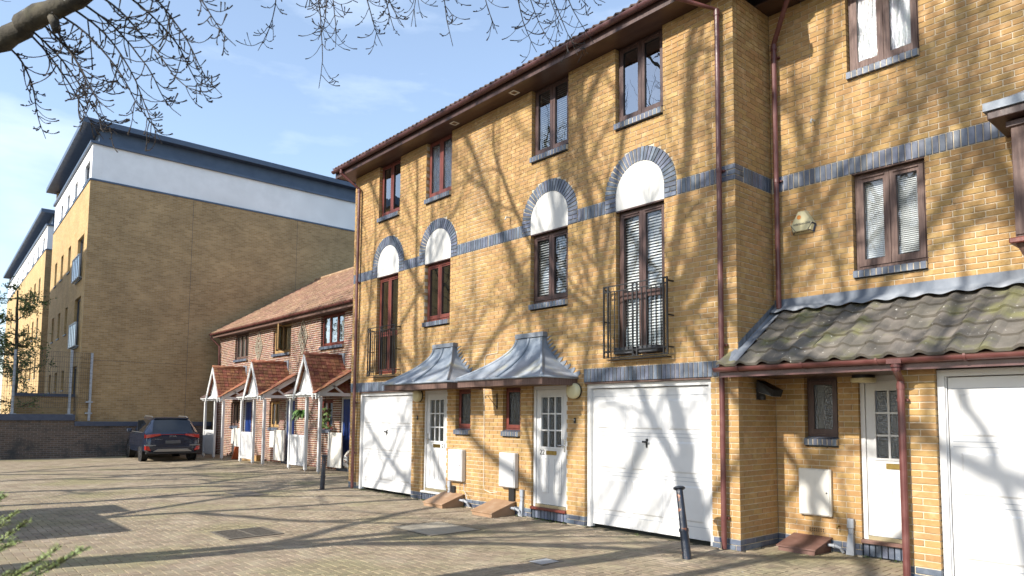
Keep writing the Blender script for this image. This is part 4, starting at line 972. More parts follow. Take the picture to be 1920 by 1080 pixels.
o = mb.build('stepped_flashing', M['leadnew'], H3); md = o.modifiers.new('t', 'SOLIDIFY'); md.thickness = .003
MB().poly([(-5.24, -.27, 2.43), (-5.0, -.27, 2.45), (-4.95, .04, 2.665), (-5.06, .06, 2.69), (-5.11, .0, 2.66)]).build('corner_lead', M['leadnew'], H3)
MB().box(-5.20, .5, -.232, -.21, 2.27, 2.40).build('lean_to_fascia', M['pvcdark'], H3)
MB().box(-5.06, -3.1, -.21, YR, 2.296, 2.308).build('porch_soffit', M['soffit'], H3)
MB().box(-5.19, .5, -.21, -.002, 2.285, 2.297).build('eaves_soffit', M['soffit'], H3)
MB().box(-3.1, .5, .0, .30, 2.296, 2.308).build('garage_soffit', M['soffit'], H3)
half_gutter(-5.235, .5, -.292, 2.392, .055, m='pvc', parent=H3, brackets=.85)
p = downpipe(H3, -3.03, -.085, 2.16, .02, -3.00, -.285, 2.36, r=.038, shoe=False, clips=(1.95,))
mb = MB(); mb.tube([(-3.0, -.292, 2.36), (-3.0, -.292, 2.30)], .055, 12); mb.box(-3.075, -2.925, -.352, -.232, 2.335, 2.385); mb.build('gutter_outlet', M['pvc'], p)
# oriel window to the right
mb = MB(); ox0, ox1, oy = -2.03, -.35, .42
orl = MB().box(ox0, ox1, oy, YR, 3.66, 4.93).build('oriel_bay', M['greytimber'], H3); orl['label'] = 'dark boarded oriel bay with lead cap'
me = MB().bbox(-.062, .062, oy-.014, oy-.001, 3.69, 4.9, .005).mesh('board', M['greytimber'])
for k in range(13): link('board', me, orl, (ox0+.065+k*.128, 0, 0))
MB().bbox(ox0-.05, ox1+.05, oy-.06, YR, 3.60, 3.66, .01).build('bay_sill', M['redtimber'], orl); MB().hexa([(ox0+.06, oy+.12, 3.42), (ox1-.06, oy+.12, 3.42), (ox1-.06, YR, 3.42), (ox0+.06, YR, 3.42), (ox0, oy-.01, 3.6), (ox1, oy-.01, 3.6), (ox1, YR, 3.6), (ox0, YR, 3.6)]).build('bay_base', M['greytimber'], orl)
MB().bbox(ox0-.17, ox1+.17, oy-.17, YR, 4.95, 5.04, .008).build('bay_cornice', M['timber'], orl); MB().bbox(ox0-.04, ox1+.04, oy-.04, YR, 4.86, 4.93, .008).build('bay_moulding', M['timber'], orl)
rows_ = []
for i in range(9):
    t_ = i/8; s_ = (1-t_)**1.6
    xa, xb, y = -1.5+(ox0-.2+1.5)*s_-.0, -.9+(ox1+.2+.9)*s_, YR-.06+(oy-.2-YR+.06)*s_; rows_.append([(xa, YR, 5.12+.5*t_), (xa, y, 5.12+.5*t_), (xb, y, 5.12+.5*t_), (xb, YR, 5.12+.5*t_)])
cp = MB().grid(rows_); cp.box(ox0-.2, ox1+.2, oy-.2, YR, 5.041, 5.13); cp.build('bay_cap', M['lead'], orl)
# fittings of house 23
meter_cabinet(-4.735, -4.295, .45, 1.07, YR, 'off-white recessed meter cabinet between small window and door 23', .07, 'offwhite')
sloped_box(-4.82, -4.33, .50, YR-.01, .16, 'dark brown sloping gas meter box at the foot of the recessed wall by door 23', 'darkbox')
conduit(-4.06, YR, 'grey plastic cable cover on the recessed wall beside the step of door 23', .46)
t = thing('gas_pipe', 'grey gas pipe bend beside the dark box by door 23', 'pipe', (-4.2, YR-.1, 0)); mb = MB(); mb.tube([(-4.32, YR-.12, .10), (-4.22, YR-.12, .10), (-4.17, YR-.1, .08), (-4.15, YR-.06, .02)], .02, 8); mb.tube([(-4.25, YR-.12, .1), (-4.23, YR-.12, .1)], .03, 8); mb.build('bend', M['greyplastic'], t)
t = thing('air_brick', 'perforated buff air brick low on the wall above the dark box', 'vent', (-4.52, YR, .25)); MB().bbox(-4.63, -4.41, YR-.006, YR+.02, .222, .292, .003).build('face', M['buff'], t)
me = MB().box(-.007, .007, YR-.0085, YR-.0065, -.009, .009).mesh('hole', M['black'])
for i in range(7):
    for j in range(2): link('hole', me, t, (-4.61+i*.03, 0, .245+j*.026))
t = thing('garden_tap', 'small pale outside tap on the wall beside door 23', 'tap', (-4.22, YR, .33)); mb = MB(); mb.tube([(-4.22, YR, .34), (-4.22, YR-.06, .34), (-4.22, YR-.075, .31)], .011, 8); mb.box(-4.245, -4.195, YR-.055, YR-.045, .355, .365); mb.build('spout', M['brass'], t)
t = thing('floodlight', 'black floodlight under the lean-to eaves on the return wall', 'floodlight', (XR, .5, 2.1))
mb = MB(); mb.hexa([(XR+.05, .36, 2.10), (XR+.05, .60, 2.10), (XR+.28, .60, 2.03), (XR+.28, .36, 2.03), (XR+.05, .38, 2.26), (XR+.05, .58, 2.26), (XR+.30, .62, 2.12), (XR+.30, .34, 2.12)]); mb.build('housing', M['black'], t)
MB().hexa([(XR+.08, .38, 2.086), (XR+.08, .58, 2.086), (XR+.27, .58, 2.028), (XR+.27, .38, 2.028), (XR+.08, .38, 2.09), (XR+.08, .58, 2.09), (XR+.27, .58, 2.031), (XR+.27, .38, 2.031)]).build('lens', M['offwhite'], t)
mb = MB(); mb.lathe((XR+.07, .48, 1.99), [(.045, 0), (.05, .04), (.03, .09)], 14); mb.box(XR+.002, XR+.07, .45, .51, 2.0, 2.22); mb.build('sensor', M['black'], t)
t = thing('ceiling_lamp', 'round cream lamp under the porch ceiling above door 23', 'lamp', (-3.80, YR-.16, 2.2)); MB().lathe((-3.80, YR-.15, 2.2), [(.14, .0), (.15, .02), (.15, .055)], 24).build('diffuser', M['cream'], t, smooth=False); MB().lathe((-3.80, YR-.15, 2.2), [(.135, .056), (.135, .095)], 24).build('base', M['black'], t)
# alarm box
ax_, az_ = -4.60, 4.45
t = thing('alarm_box', 'cream triangular alarm box with an orange dot on the upper wall', 'alarm box', (ax_, YR, az_))
def tri(s, y, dz=0): return [(ax_-.05*s, y, az_+.17*s+dz), (ax_+.05*s, y, az_+.17*s+dz), (ax_+.175*s, y, az_-.04*s+dz), (ax_+.145*s, y, az_-.145*s+dz), (ax_-.145*s, y, az_-.145*s+dz), (ax_-.175*s, y, az_-.04*s+dz)]
mb = MB(); A_, B_ = tri(1.0, YR-.001), tri(.86, YR-.075, .01); mb.poly(B_)
for k in range(6): mb.quad(A_[k], A_[(k+1) % 6], B_[(k+1) % 6], B_[k])
mb.build('case', M['cream'], t, recalc=True)
for s_ in (-1, 1):
    mb = MB(); pts = [(ax_+s_*.178, YR-.012, az_-.035), (ax_+s_*.153, YR-.08, az_-.022), (ax_+s_*.085, YR-.082, az_-.115), (ax_+s_*.148, YR-.012, az_-.15)]
    mb.poly(pts); o = mb.build('end_lens', M['navy'], t); md = o.modifiers.new('t', 'SOLIDIFY'); md.thickness = .006; md.offset = 0
MB().lathe((ax_-.035, YR-.0765, az_+.075), [(.03, 0), (.03, -.002)], 18, 'y').build('orange_dot', M['orange'], t)
text_part('lettering', 'relation-line', .052, M['navy'], t, (ax_, YR-.078, az_-.02), (math.pi/2, 0, 0), .0008, shear=.25)
text_part('phone_number', '0800 458 6314', .03, M['black'], t, (ax_, YR-.058, az_-.128), (math.pi/2+.5, 0, 0), .0008)
t = thing('overflow_pipe', 'short overflow pipe stub on the recessed upper wall', 'pipe', (-4.45, YR, 5.95)); MB().tube([(-4.42, YR, 5.86), (-4.42, YR-.09, 5.855), (-4.42, YR-.105, 5.80)], .014, 8).build('stub', M['offwhite'], t)

# ------------------------------------------------------------------ the red brick houses with porches
YB = 2.4; ZE = 5.12
def porch(H, px):
    """white timber porch: lean-to roof with a steep little gable; px is the gable centre"""
    yf, yw = 1.22, YB; a, b = px-1.32, px+.86
    P = MB(); t = H
    slope = .60; zl = lambda y: 2.47+(y-yf)*slope
    root = MB().box(a-.1, b+.04, yf-.02, yf+.03, 2.30, 2.46)          # front beam
    pr = root.build('porch', M['whitewood'], H); pr['label'] = 'white timber porch with clay tiled gable'
    for x in (a+.02, px-.12, b-.06):
        s = MB().bbox(x-.045, x+.045, yf+.04, yf+.13, .05, 2.30, .006); s.box(x-.012, x+.012, yf+.073, yf+.097, 0, .06); s.build('post', M['whitewood'], pr)
    for x in (b-.05,):
        MB().hexa([(x-.02, yf-.08, zl(yf-.08)-.20), (x+.02, yf-.08, zl(yf-.08)-.20), (x+.02, yw, zl(yw)-.20), (x-.02, yw, zl(yw)-.20), (x-.02, yf-.08, zl(yf-.08)-.03), (x+.02, yf-.08, zl(yf-.08)-.03), (x+.02, yw, zl(yw)-.03), (x-.02, yw, zl(yw)-.03)]).build('verge_board', M['whitewood'], pr)
    MB().box(b-.085, b-.02, yf+.04, yw, 2.33, 2.43).build('side_beam', M['whitewood'], pr)
    MB().hexa([(b-.07, yf+.75, 2.43), (b-.03, yf+.75, 2.43), (b-.03, yf+.85, 2.43), (b-.07, yf+.85, 2.43), (b-.07, yf+.42, 2.66), (b-.03, yf+.42, 2.66), (b-.03, yf+.52, 2.66), (b-.07, yf+.52, 2.66)]).build('brace', M['whitewood'], pr)
    MB().hexa([(a-.08, yf-.1, zl(yf-.1)-.05), (b+.02, yf-.1, zl(yf-.1)-.05), (b+.02, yw, zl(yw)-.05), (a-.08, yw, zl(yw)-.05), (a-.08, yf-.1, zl(yf-.1)-.02), (b+.02, yf-.1, zl(yf-.1)-.02), (b+.02, yw, zl(yw)-.02), (a-.08, yw, zl(yw)-.02)]).build('porch_ceiling', M['whitewood'], pr)
    def rows_of_tiles(name, pt, n, m, th=.016):
        mb = MB()
        for r in range(n):
            for (p0, p1, q0, q1, nv) in pt(r, n):
                p0, p1, q0, q1, nv = Vector(p0), Vector(p1), Vector(q0), Vector(q1), Vector(nv)
                W = (p1-p0).length; k = max(1, round(W/.165))
                for i in range(k):
                    u0, u1 = i/k+.004, (i+1)/k-.004; j = random.uniform(0, .006); lift = nv*(th+.014+j)
                    A, B, C, D = p0.lerp(p1, u0)+nv*(.012+j), p0.lerp(p1, u1)+nv*(.012+j), q0.lerp(q1, u1), q0.lerp(q1, u0)
                    mb.hexa([A, B, C, D, A+nv*th, B+nv*th, C+nv*th, D+nv*th])
        o = mb.build(name, m, pr, recalc=True); o['kind'] = 'stuff'; return o
    nl = Vector((0, -slope, 1)).normalized()
    def leanto(x0f, x0b, x1f, x1b):
        def f(r, n):
            ya = yf-.12+(yw-yf+.12)*r/n; yb_ = yf-.12+(yw-yf+.12)*(r+1.25)/n; yb_ = min(yb_, yw)
            la, lb = (ya-yf)/(yw-yf), (yb_-yf)/(yw-yf)
            return [((x0f+(x0b-x0f)*la, ya, zl(ya)), (x1f+(x1b-x1f)*la, ya, zl(ya)), (x0f+(x0b-x0f)*lb, yb_, zl(yb_)), (x1f+(x1b-x1f)*lb, yb_, zl(yb_)), nl)]
        return f
    zap = 3.64; gs = 1.78; hw = lambda y: (zap-zl(y))/gs
    rows_of_tiles('lean_to_tiles', leanto(a-.1, a-.1, px-hw(yf)+.05, px-hw(yw)+.05), 9, M['roof_tile'])
    rows_of_tiles('verge_tiles', leanto(px+hw(yf)-.05, px+hw(yw)-.05, b+.06, b+.06), 9, M['clay_tile'])
    for sg in (-1, 1):
        nv = Vector((sg*gs, 0, 1)).normalized(); y0 = yf-.10
        def gab(r, n):
            za = 2.40+(zap-2.40)*r/n; zb = min(2.40+(zap-2.40)*(r+1.25)/n, zap); xa, xb = px+sg*(zap-za)/gs, px+sg*(zap-zb)/gs
            yv = lambda z: max(y0+.02, min(yw, yf+(z-2.47)/slope)) if z > zl(y0) else y0+.05
            # each course runs back to the wall above the valley line
            return [((xa, y0, za), (xa, yw, za), (xb, y0, zb), (xb, yw, zb), nv)]
        rows_of_tiles('gable_tiles', gab, 11, M['clay_tile'])
        # barge boards
        MB().hexa([(px+sg*.01, y0-.03, zap-.21), (px+sg*(.70), y0-.03, zap-.21-.69*gs), (px+sg*.70, y0+.0, zap-.21-.69*gs), (px+sg*.01, y0+.0, zap-.21), (px+sg*.01, y0-.03, zap-.01), (px+sg*.70, y0-.03, zap-.01-.69*gs), (px+sg*.70, y0+.0, zap-.01-.69*gs), (px+sg*.01, y0+.0, zap-.01)]).build('barge_board', M['whitewood'], pr, recalc=True)
    MB().poly([(px-.66, yf+.03, 2.44), (px+.66, yf+.03, 2.44), (px, yf+.03, zap-.06)]).build('gable_panel', M['whitewood'], pr)
    MB().tube([(px, yf-.12, zap-.005), (px, yw, zap-.005)], .065, 10).build('ridge_tile', M['clay_tile'], pr, smooth=True)
    MB().box(px-.2, px+.2, yw-.02, yw-.002, zap-.3, zap+.10).build('ridge_flashing', M['leadnew'], pr)
    # low boarded panel between the first two posts and a plain one behind
    x0, x1 = a+.07, px-.17
    s = MB(); s.box(x0, x1, yf+.065, yf+.105, 1.05, 1.12); s.box(x0, x1, yf+.065, yf+.105, .16, .23); pn = s.build('porch_panel', M['whitewood'], pr)
    n = 9; w = (x1-x0)/n; me = MB().bbox(-w/2+.018, w/2-.018, yf+.07, yf+.10, .23, 1.05, .004).mesh('slat', M['whitewood'])
    for i in range(n): link('slat', me, pn, (x0+(i+.5)*w, 0, 0))
    MB().box(px-.15, px+.75, yw-.34, yw-.30, .12, 1.20).build('screen_panel', M['offwhite'], pr)
    return pr
def red_house(x0, x1, wx0, wx1, px, label, timber, glass, blind, left_end=False):
    H = thing('red_brick_house', label, 'house', ((x0+x1)/2, YB, 0), 'red brick terraced houses')
    dr = (px+.02, px+.82); lw = (px-1.45, px-.55)
    holes = [(wx0, wx1, 3.93, ZE), dr+(0, 2.33), lw+(1.15, 2.25)]
    wl = Wall(H); wl.add(lay_bricks(x0, x1, courses(0, ZE), holes, off=x0, J=.0145), YB, M['red'])
    if left_end:
        wl.add(lay_bricks(YB+.11, 9, courses(0, 5.2), [], off=YB), x0+.0, M['red'], 'x')
    wl.finish('brick', 0)
    mb = MB(); slab_with_holes(mb, x0+.005, x1, 0, ZE, [(h[0]-.007, h[1]+.007, h[2]-.007, h[3]+.007) for h in holes], YB+.0085, YB+.25); mb.build('wall', M['mortar_r'], H)
    w = window(H, wx0, wx1, 4.06, ZE-.01, YB, timber, glass, blind=blind, leaves=3 if timber != 'wood' else 2, stile=.05); sill_bricks(w, wx0+.0, wx1-.0, 4.07, YB, n=20, proud=.07)
    w = window(H, lw[0], lw[1], 1.28, 2.24, YB, timber, 'glass', blind='curtain', stile=.05); sill_bricks(w, lw[0], lw[1], 1.29, YB, n=11)
    f = MB(); f.box(dr[0], dr[0]+.06, YB+.03, YB+.12, .12, 2.32); f.box(dr[1]-.06, dr[1], YB+.03, YB+.12, .12, 2.32); f.box(dr[0]+.06, dr[1]-.06, YB+.03, YB+.12, 2.26, 2.32); f.build('door_frame', M['whitewood'], H)
    d = MB().bbox(dr[0]+.063, dr[1]-.063, YB+.06, YB+.10, .14, 2.255, .004).build('front_door', M['bluedoor'], H)
    for (za, zb) in ((.3, .95), (1.1, 2.05)):
        for k in (0, 1): MB().bbox(dr[0]+.13+k*.29, dr[0]+.37+k*.29, YB+.05, YB+.061, za, zb, .008).build('door_panel', M['bluedoor'], d)
    MB().tube([(dr[0]+.11, YB+.06, 1.08), (dr[0]+.11, YB+.01, 1.08), (dr[0]+.2, YB+.01, 1.08)], .01, 8).build('handle', M['chrome'], d)
    MB().bbox(dr[0], dr[1], YB-.12, YB+.1, 0, .12, .01).build('door_step', M['blue'], H)
    # diamond of projecting grey bricks between the windows
    # eaves and roof
    MB().box(x0, x1, YB-.30, YB+.2, ZE+.001, ZE+.014).build('soffit', M['greytimber'], H); MB().box(x0, x1, YB-.32, YB-.302, ZE-.01, ZE+.17).build('fascia', M['greytimber'], H)
    half_gutter(x0-(.2 if left_end else 0), x1, YB-.385, ZE+.16, .062, m='pvc', parent=H, brackets=.9)
    rx0 = x0-(.28 if left_end else 0); rl = math.hypot(4.95, 3.05); sl = math.atan2(3.05, 4.95); mb = MB()
    n = 19; cs, sn = math.cos(sl), math.sin(sl)
    for r in range(n):
        k = max(1, round((x1-rx0)/.30)); g_ = rl/n
        for i in range(k):
            xa, xb = rx0+(x1-rx0)*i/k, rx0+(x1-rx0)*(i+1)/k; j = random.uniform(0, .006)
            def P(x, s, up): return (x, YB-.36+cs*s-sn*up, ZE+.18+sn*s+cs*up)
            xm = xa+(xb-xa)*.5
            R = []
            for (x, wv) in ((xa+.004, .0), (xa+.05, .022), (xa+.10, .0), (xm+.004, 0), (xm+.05, .022), (xm+.10, 0), (xb-.004, 0)):
                R.append((x, wv))
            mb.grid([[P(x, r*g_, wv) for x, wv in R], [P(x, r*g_, wv+.034+j) for x, wv in R], [P(x, (r+1)*g_+.01, wv+.004) for x, wv in R]])
    o = mb.build('roof_tiles', M['red_tile'], H); o['kind'] = 'stuff'
    ry, rz = YB-.36+4.95, ZE+.18+3.05
    MB().tube([(rx0, ry, rz+.03), (x1, ry, rz+.03)], .11, 8).build('ridge', M['red_tile'], H)
    MB().poly([(rx0, ry, rz), (x1, ry, rz), (x1, ry+4.95, ZE+.1), (rx0, ry+4.95, ZE+.1)]).build('rear_roof', M['red_tile'], H)
    MB().box(x0, x1, ry+4.4, ry+4.6, 0, ZE).build('rear_wall', M['mortar_r'], H)
    gx = x0+.13 if left_end else x1-.13
    MB().poly([(gx, YB+.05, ZE+.1), (gx, ry+4.5, ZE+.1), (gx, ry, rz-.05)]).build('gable', M['apt'], H); MB().box(gx-.1, gx+.1, YB+.25, ry+4.4, 0, ZE+.1).build('end_wall', M['apt'], H)
    porch(H, px)
    return H
def diamond(H, cx, cz, w=.36, h=.62):
    for k, s in enumerate((1.0, .66, .33)):
        pts = [(cx, cz+h*s), (cx+w*s, cz), (cx, cz-h*s), (cx-w*s, cz)]
        for i in range(4):
            (xa, za), (xb, zb) = pts[i], pts[(i+1) % 4]; n = max(2, int(5*s)+1)
            for j in range(n):
                p = (xa+(xb-xa)*(j+.08)/n, za+(zb-za)*(j+.08)/n); q = (xa+(xb-xa)*(j+.92)/n, za+(zb-za)*(j+.92)/n); d = Vector((q[0]-p[0], q[1]-p[1])).normalized(); nn = (-d.y*.022, d.x*.022)
                MB().hexa([(p[0]-nn[0], YB-.03, p[1]-nn[1]), (q[0]-nn[0], YB-.03, q[1]-nn[1]), (q[0]-nn[0], YB+.02, q[1]-nn[1]), (p[0]-nn[0], YB+.02, p[1]-nn[1]), (p[0]+nn[0], YB-.03, p[1]+nn[1]), (q[0]+nn[0], YB-.03, q[1]+nn[1]), (q[0]+nn[0], YB+.02, q[1]+nn[1]), (p[0]+nn[0], YB+.02, p[1]+nn[1])]).build('diamond_brick', M['cover'], H, recalc=True)
R1 = red_house(-32.1, -27.4, -30.25, -28.75, -29.0, 'red brick house at the far end of the row, by the old wall', 'greytimber', 'glass', 'curtain', True)
R2 = red_house(-27.4, -23.4, -26.25, -24.65, -24.95, 'red brick house in the middle of the row, with an open cream casement', 'wood', 'glass', 'yellowcurtain')
R3 = red_house(-23.4, -19.0, -22.25, -20.6, -20.70, 'red brick house next to the yellow terrace, fern basket in its porch', 'redtimber', 'glass', 'curtain')
diamond(R1, -27.62, 4.42); diamond(R2, -23.62, 4.50)
# an opened casement on the middle house
mb = MB(); rect_ring(mb, -.0, .78, 4.12, 5.06, .05, -.02, .02); o = mb.build('open_casement', M['wood'], R2, loc=(-25.42, YB+.05, 0)); o.rotation_euler = (0, 0, math.radians(-38))
o2 = MB().quad((.05, 0, 4.17), (.73, 0, 4.17), (.73, 0, 5.01), (.05, 0, 5.01)).build('pane', M['glass'], o)
downpipe(R1, -31.95, YB-.07, 4.75, .02, -32.15, YB-.385, ZE+.1, shoe=False, clips=(2.4,))
meter_cabinet(-30.02, -29.45, .53, 1.13, YB, 'white meter cabinet on the far red brick house')
meter_cabinet(-26.05, -25.5, .53, 1.14, YB, 'white meter cabinet on the middle red brick house')
# hanging basket with fern, in the porch of the near red house
bx, by, bz = -21.25, 1.35, 1.78
t = thing('hanging_basket', 'green fern in a hanging basket at the porch of the near red house', 'plant', (bx, by, bz))
MB().lathe((bx, by, bz), [(.05, -.12), (.13, -.06), (.16, .02)], 16).build('basket', M['darkbox'], t)
MB().tube([(bx, by, bz+.02), (bx, by, bz+.52)], .004, 5).build('chain', M['iron'], t)
mb = MB()
for k in range(70):
    a = random.uniform(0, 2*math.pi); el = random.uniform(.1, 1.1); Lf = random.uniform(.25, .55); p = Vector((bx, by, bz+.05)); d = Vector((math.cos(a)*math.cos(el), math.sin(a)*math.cos(el), math.sin(el))); side = d.cross(Vector((0, 0, 1))).normalized(); wd = random.uniform(.025, .05)
    rowL = []
    for i in range(6):
        s = i/5; w_ = wd*math.sin(math.pi*min(1, s*.9+.1)); rowL.append([p-side*w_, p, p+side*w_]); d = (d+Vector((0, 0, -.42))).normalized(); p = p+d*Lf/5
    mb.grid(rowL)
mb.build('fronds', M['plant'], t)
t = thing('hanging_basket', 'pale trailing plant hanging beside the porch window of the near red house', 'plant', (-20.45, 1.75, 1.9))
MB().lathe((-20.45, 1.75, 1.9), [(.05, -.1), (.12, -.04), (.14, .02)], 14).build('basket', M['darkbox'], t); MB().tube([(-20.45, 1.75, 1.92), (-20.45, 1.75, 2.42)], .004, 5).build('chain', M['iron'], t); mb = MB()
for k in range(130):
    a = random.uniform(0, 6.28); r = random.uniform(.05, .19); z = 1.95-random.uniform(0, .62); c = Vector((-20.45+r*math.cos(a), 1.75+r*math.sin(a), z)); u = Vector((random.uniform(-1, 1), random.uniform(-1, 1), random.uniform(-1, 1))).normalized()*.035; v = u.cross(Vector((random.uniform(-1, 1), 1, .3))).normalized()*.03
    mb.quad(c-u-v, c+u-v, c+u+v, c-u+v)
mb.build('trailing_leaves', M['leaf'], t)
t = thing('wall_ornament', 'white and rust coloured wall ornament by the blue door of the near red house', 'ornament', (-20.55, YB, .6)); mb = MB().bbox(-20.66, -20.5, YB-.10, YB-.002, .55, 1.05, .03); mb.build('body', M['offwhite'], t); MB().lathe((-20.58, YB-.07, 1.0), [(.05, 0), (.11, .06), (.08, .14), (.02, .17)], 12).build('top', M['clay_tile'], t)
t = thing('toy_ramp', 'orange board leaning beside the far porch', 'board', (-28.05, 1.9, 0)); MB().hexa([(-28.25, 1.7, 0), (-28.15, 1.7, 0), (-28.15, 2.1, 0), (-28.25, 2.1, 0), (-27.95, 1.7, .5), (-27.85, 1.7, .5), (-27.85, 2.1, .5), (-27.95, 2.1, .5)]).build('panel', M['rubble'], t)
t = thing('timber_offcut', 'pale timber offcut lying by the far red house', 'timber', (-27.0, 2.0, 0)); MB().hexa([(-27.4, 1.7, 0), (-26.5, 2.0, 0), (-26.55, 2.2, 0), (-27.45, 1.9, 0), (-27.4, 1.7, .12), (-26.5, 2.0, .22), (-26.55, 2.2, .22), (-27.45, 1.9, .12)]).build('plank', M['wood'], t)

# ------------------------------------------------------------------ apartment blocks and the old wall
def local(mb, o, d):
    """local x runs along d from o, local y points out of the wall (to the viewer's side), z up"""
    d = Vector((d[0], d[1], 0)).normalized(); nrm = Vector((d.y, -d.x, 0))
    if nrm.y > 0: nrm = -nrm
    mb.v = [tuple(Vector((o[0], o[1], 0))+d*v[0]+nrm*v[1]+Vector((0, 0, v[2]))) for v in mb.v]; return mb
def apartment(label, A, B, back, zb, zw, zr, holes, white_holes, juliets, overhang=.38, end_mat='apt'):
    H = thing('apartment_building', label, 'building', (A[0], A[1], 0), 'yellow brick apartment blocks')
    d = (B[0]-A[0], B[1]-A[1]); Ln = math.hypot(*d)
    mb = MB(); slab_with_holes(mb, .02, Ln, -.1, zb, holes, -.35, 0); local(mb, A, d).build('front_wall', M['apt_s'], H, recalc=True)
    mb = MB(); slab_with_holes(mb, 0.02, Ln-.02, zb, zw, white_holes, -.37, -.03); local(mb, A, d).build('white_storey', M['aptrender'], H, recalc=True)
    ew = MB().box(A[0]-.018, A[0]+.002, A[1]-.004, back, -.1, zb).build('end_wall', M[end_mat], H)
    MB().box(A[0]-.3, A[0]-.03, A[1]+.03, back, zb, zw).build('end_white_band', M['aptrender'], H)
    MB().box(A[0]-.3, A[0]+.03, A[1]-.03, back, zb-.05, zb+.02).build('band_trim', M['zinc'], H)
    mb = MB().box(0, Ln, -.02, .03, zb-.05, zb+.02); local(mb, A, d).build('band_trim', M['zinc'], H, recalc=True)
    # roof: lower coping, setback band, projecting roof edge
    mb = MB().box(-.08, Ln+.05, -.4, .07, zw, zw+.10); local(mb, A, d).build('coping', M['zinc'], H, recalc=True); MB().box(A[0]-.4, A[0]+.07, A[1]-.05, back, zw-.003, zw+.098).build('coping', M['zinc'], H)
    mb = MB().box(.3, Ln, -.5, -.3, zw+.1, zr-.22); local(mb, A, d).build('roof_band', M['zinc'], H, recalc=True); MB().box(A[0]-.5, A[0]-.28, A[1]+.3, back, zw+.1, zr-.22).build('roof_band', M['zinc'], H)
    x0, y0 = A[0]+.12, A[1]-overhang; x1 = B[0]-.4; y1 = B[1]-overhang
    MB().hexa([(x1, y1, zr-.22), (x0, y0, zr-.22), (x0, back, zr-.22), (x1, back, zr-.22), (x1, y1, zr), (x0, y0, zr), (x0, back, zr), (x1, back, zr)]).build('roof', M['zinc'], H)
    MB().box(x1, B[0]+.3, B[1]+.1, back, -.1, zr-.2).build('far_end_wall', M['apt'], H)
    MB().box(B[0], A[0]-.3, back-.3, back, -.1, zr-.2).build('rear_wall', M['apt_s'], H)
    for (u0, u1, z0, z1) in holes+white_holes:
        mb = MB(); rect_ring(mb, u0+.01, u1-.01, z0+.01, z1-.01, .06, -.17, -.11)
        if u1-u0 > 1.0: mb.box((u0+u1)/2-.03, (u0+u1)/2+.03, -.165, -.115, z0+.07, z1-.07)
        w = local(mb, A, d).build('window', M['darkframe'], H, recalc=True)
        local(MB().quad((u0+.07, -.14, z0+.07), (u1-.07, -.14, z0+.07), (u1-.07, -.14, z1-.07), (u0+.07, -.14, z1-.07)), A, d).build('pane', M['skyglass'], w)
        local(MB().box(u0-.04, u1+.04, -.05, .04, z0-.05, z0-.002), A, d).build('sill', M['zinc'], w, recalc=True)
        local(MB().box(u0, u1, -.5, -.48, z0, z1), A, d).build('room_recess', M['interior'], w, recalc=True)
    for (u0, u1, z0, z1) in juliets:
        mb = MB().box(u0-.1, u1+.1, .12, .16, z1-.05, z1); mb.box(u0-.1, u1+.1, .12, .16, z0, z0+.04)
        for k in range(5): x = u0-.1+k*(u1-u0+.2)/4; mb.box(x-.02, x+.02, .1, .16, z0, z1); mb.box(x-.015, x+.015, .0, .11, z0, z0+.03)
        b = local(mb, A, d).build('juliet_rail', M['galv'], H, recalc=True); local(MB().quad((u0-.1, .14, z0+.04), (u1+.1, .14, z0+.04), (u1+.1, .14, z1-.05), (u0-.1, .14, z1-.05)), A, d).build('glass_panel', M['skyglass'], b)
    return H
XW = -32.75
hl, jl = [], []
for (z0, z1) in ((8.2, 9.42), (5.33, 6.58), (2.78, 3.68)):
    for u0 in (4.55, 6.95, 9.2): hl.append((u0, u0+.8, z0, z1))
hl += [(.85, 2.5, 7.35, 9.25), (.85, 2.5, 4.5, 6.62), (.9, 2.4, 1.9, 3.7)]; jl = [(.85, 2.5, 7.35, 8.35), (.85, 2.5, 4.5, 5.5)]
wh = [(.5, 1.8, 11.45, 12.32), (3.75, 4.55, 11.45, 12.25), (6.1, 6.9, 11.45, 12.25), (8.35, 9.1, 11.45, 12.25)]
AP = apartment('yellow brick apartment block with white top storey beside the red houses', (XW, -2.82), (-44.4, -2.42), 12.5, 11.36, 12.85, 13.85, hl, wh, jl)
local(MB().box(0, .012, .001, .004, -.1, 11.3), (XW, 5.2-.0), (0, 1)) if False else None
MB().box(XW+.002, XW+.006, 1.22, 1.232, 0, 11.3).build('movement_joint', M['darkframe'], AP)
MB().box(XW+.002, XW+.006, 6.1, 6.112, 0, 11.3).build('movement_joint', M['darkframe'], AP)
MB().box(XW+.0025, XW+.0035, -2.7, 1.2, 3.9, 3.912).build('joint_line', M['darkframe'], AP)
hl2 = []
for (z0, z1) in ((9.2, 10.5), (6.6, 7.9), (4.0, 5.3), (1.6, 2.9)):
    for u0 in (2.0, 4.6, 7.2, 10.5, 14, 18, 22): hl2.append((u0, u0+.9, z0, z1))
wh2 = [(u, u+.9, 12.15, 13.0) for u in (1.2, 4.0, 6.8, 10.5, 14, 18, 22)]
AP2 = apartment('further apartment block of yellow brick beyond the nearer one', (-52.0, -1.72), (-80, -.9), 10, 12.0, 13.5, 14.5, hl2, wh2, [])
t = thing('apartment_building', 'unseen yellow brick block added across the lane to shade the nearer apartment front', 'building', (-41, -17, 0), 'yellow brick apartment blocks')  # out of view; added so its shadow covers the lower apartment front
MB().box(-49, -34.0, -24, -12.2, 0, 13.6).build('wall', M['apt_s'], t); MB().box(-49.3, -33.7, -24.3, -11.9, 13.6, 14.1).build('roof', M['zinc'], t)
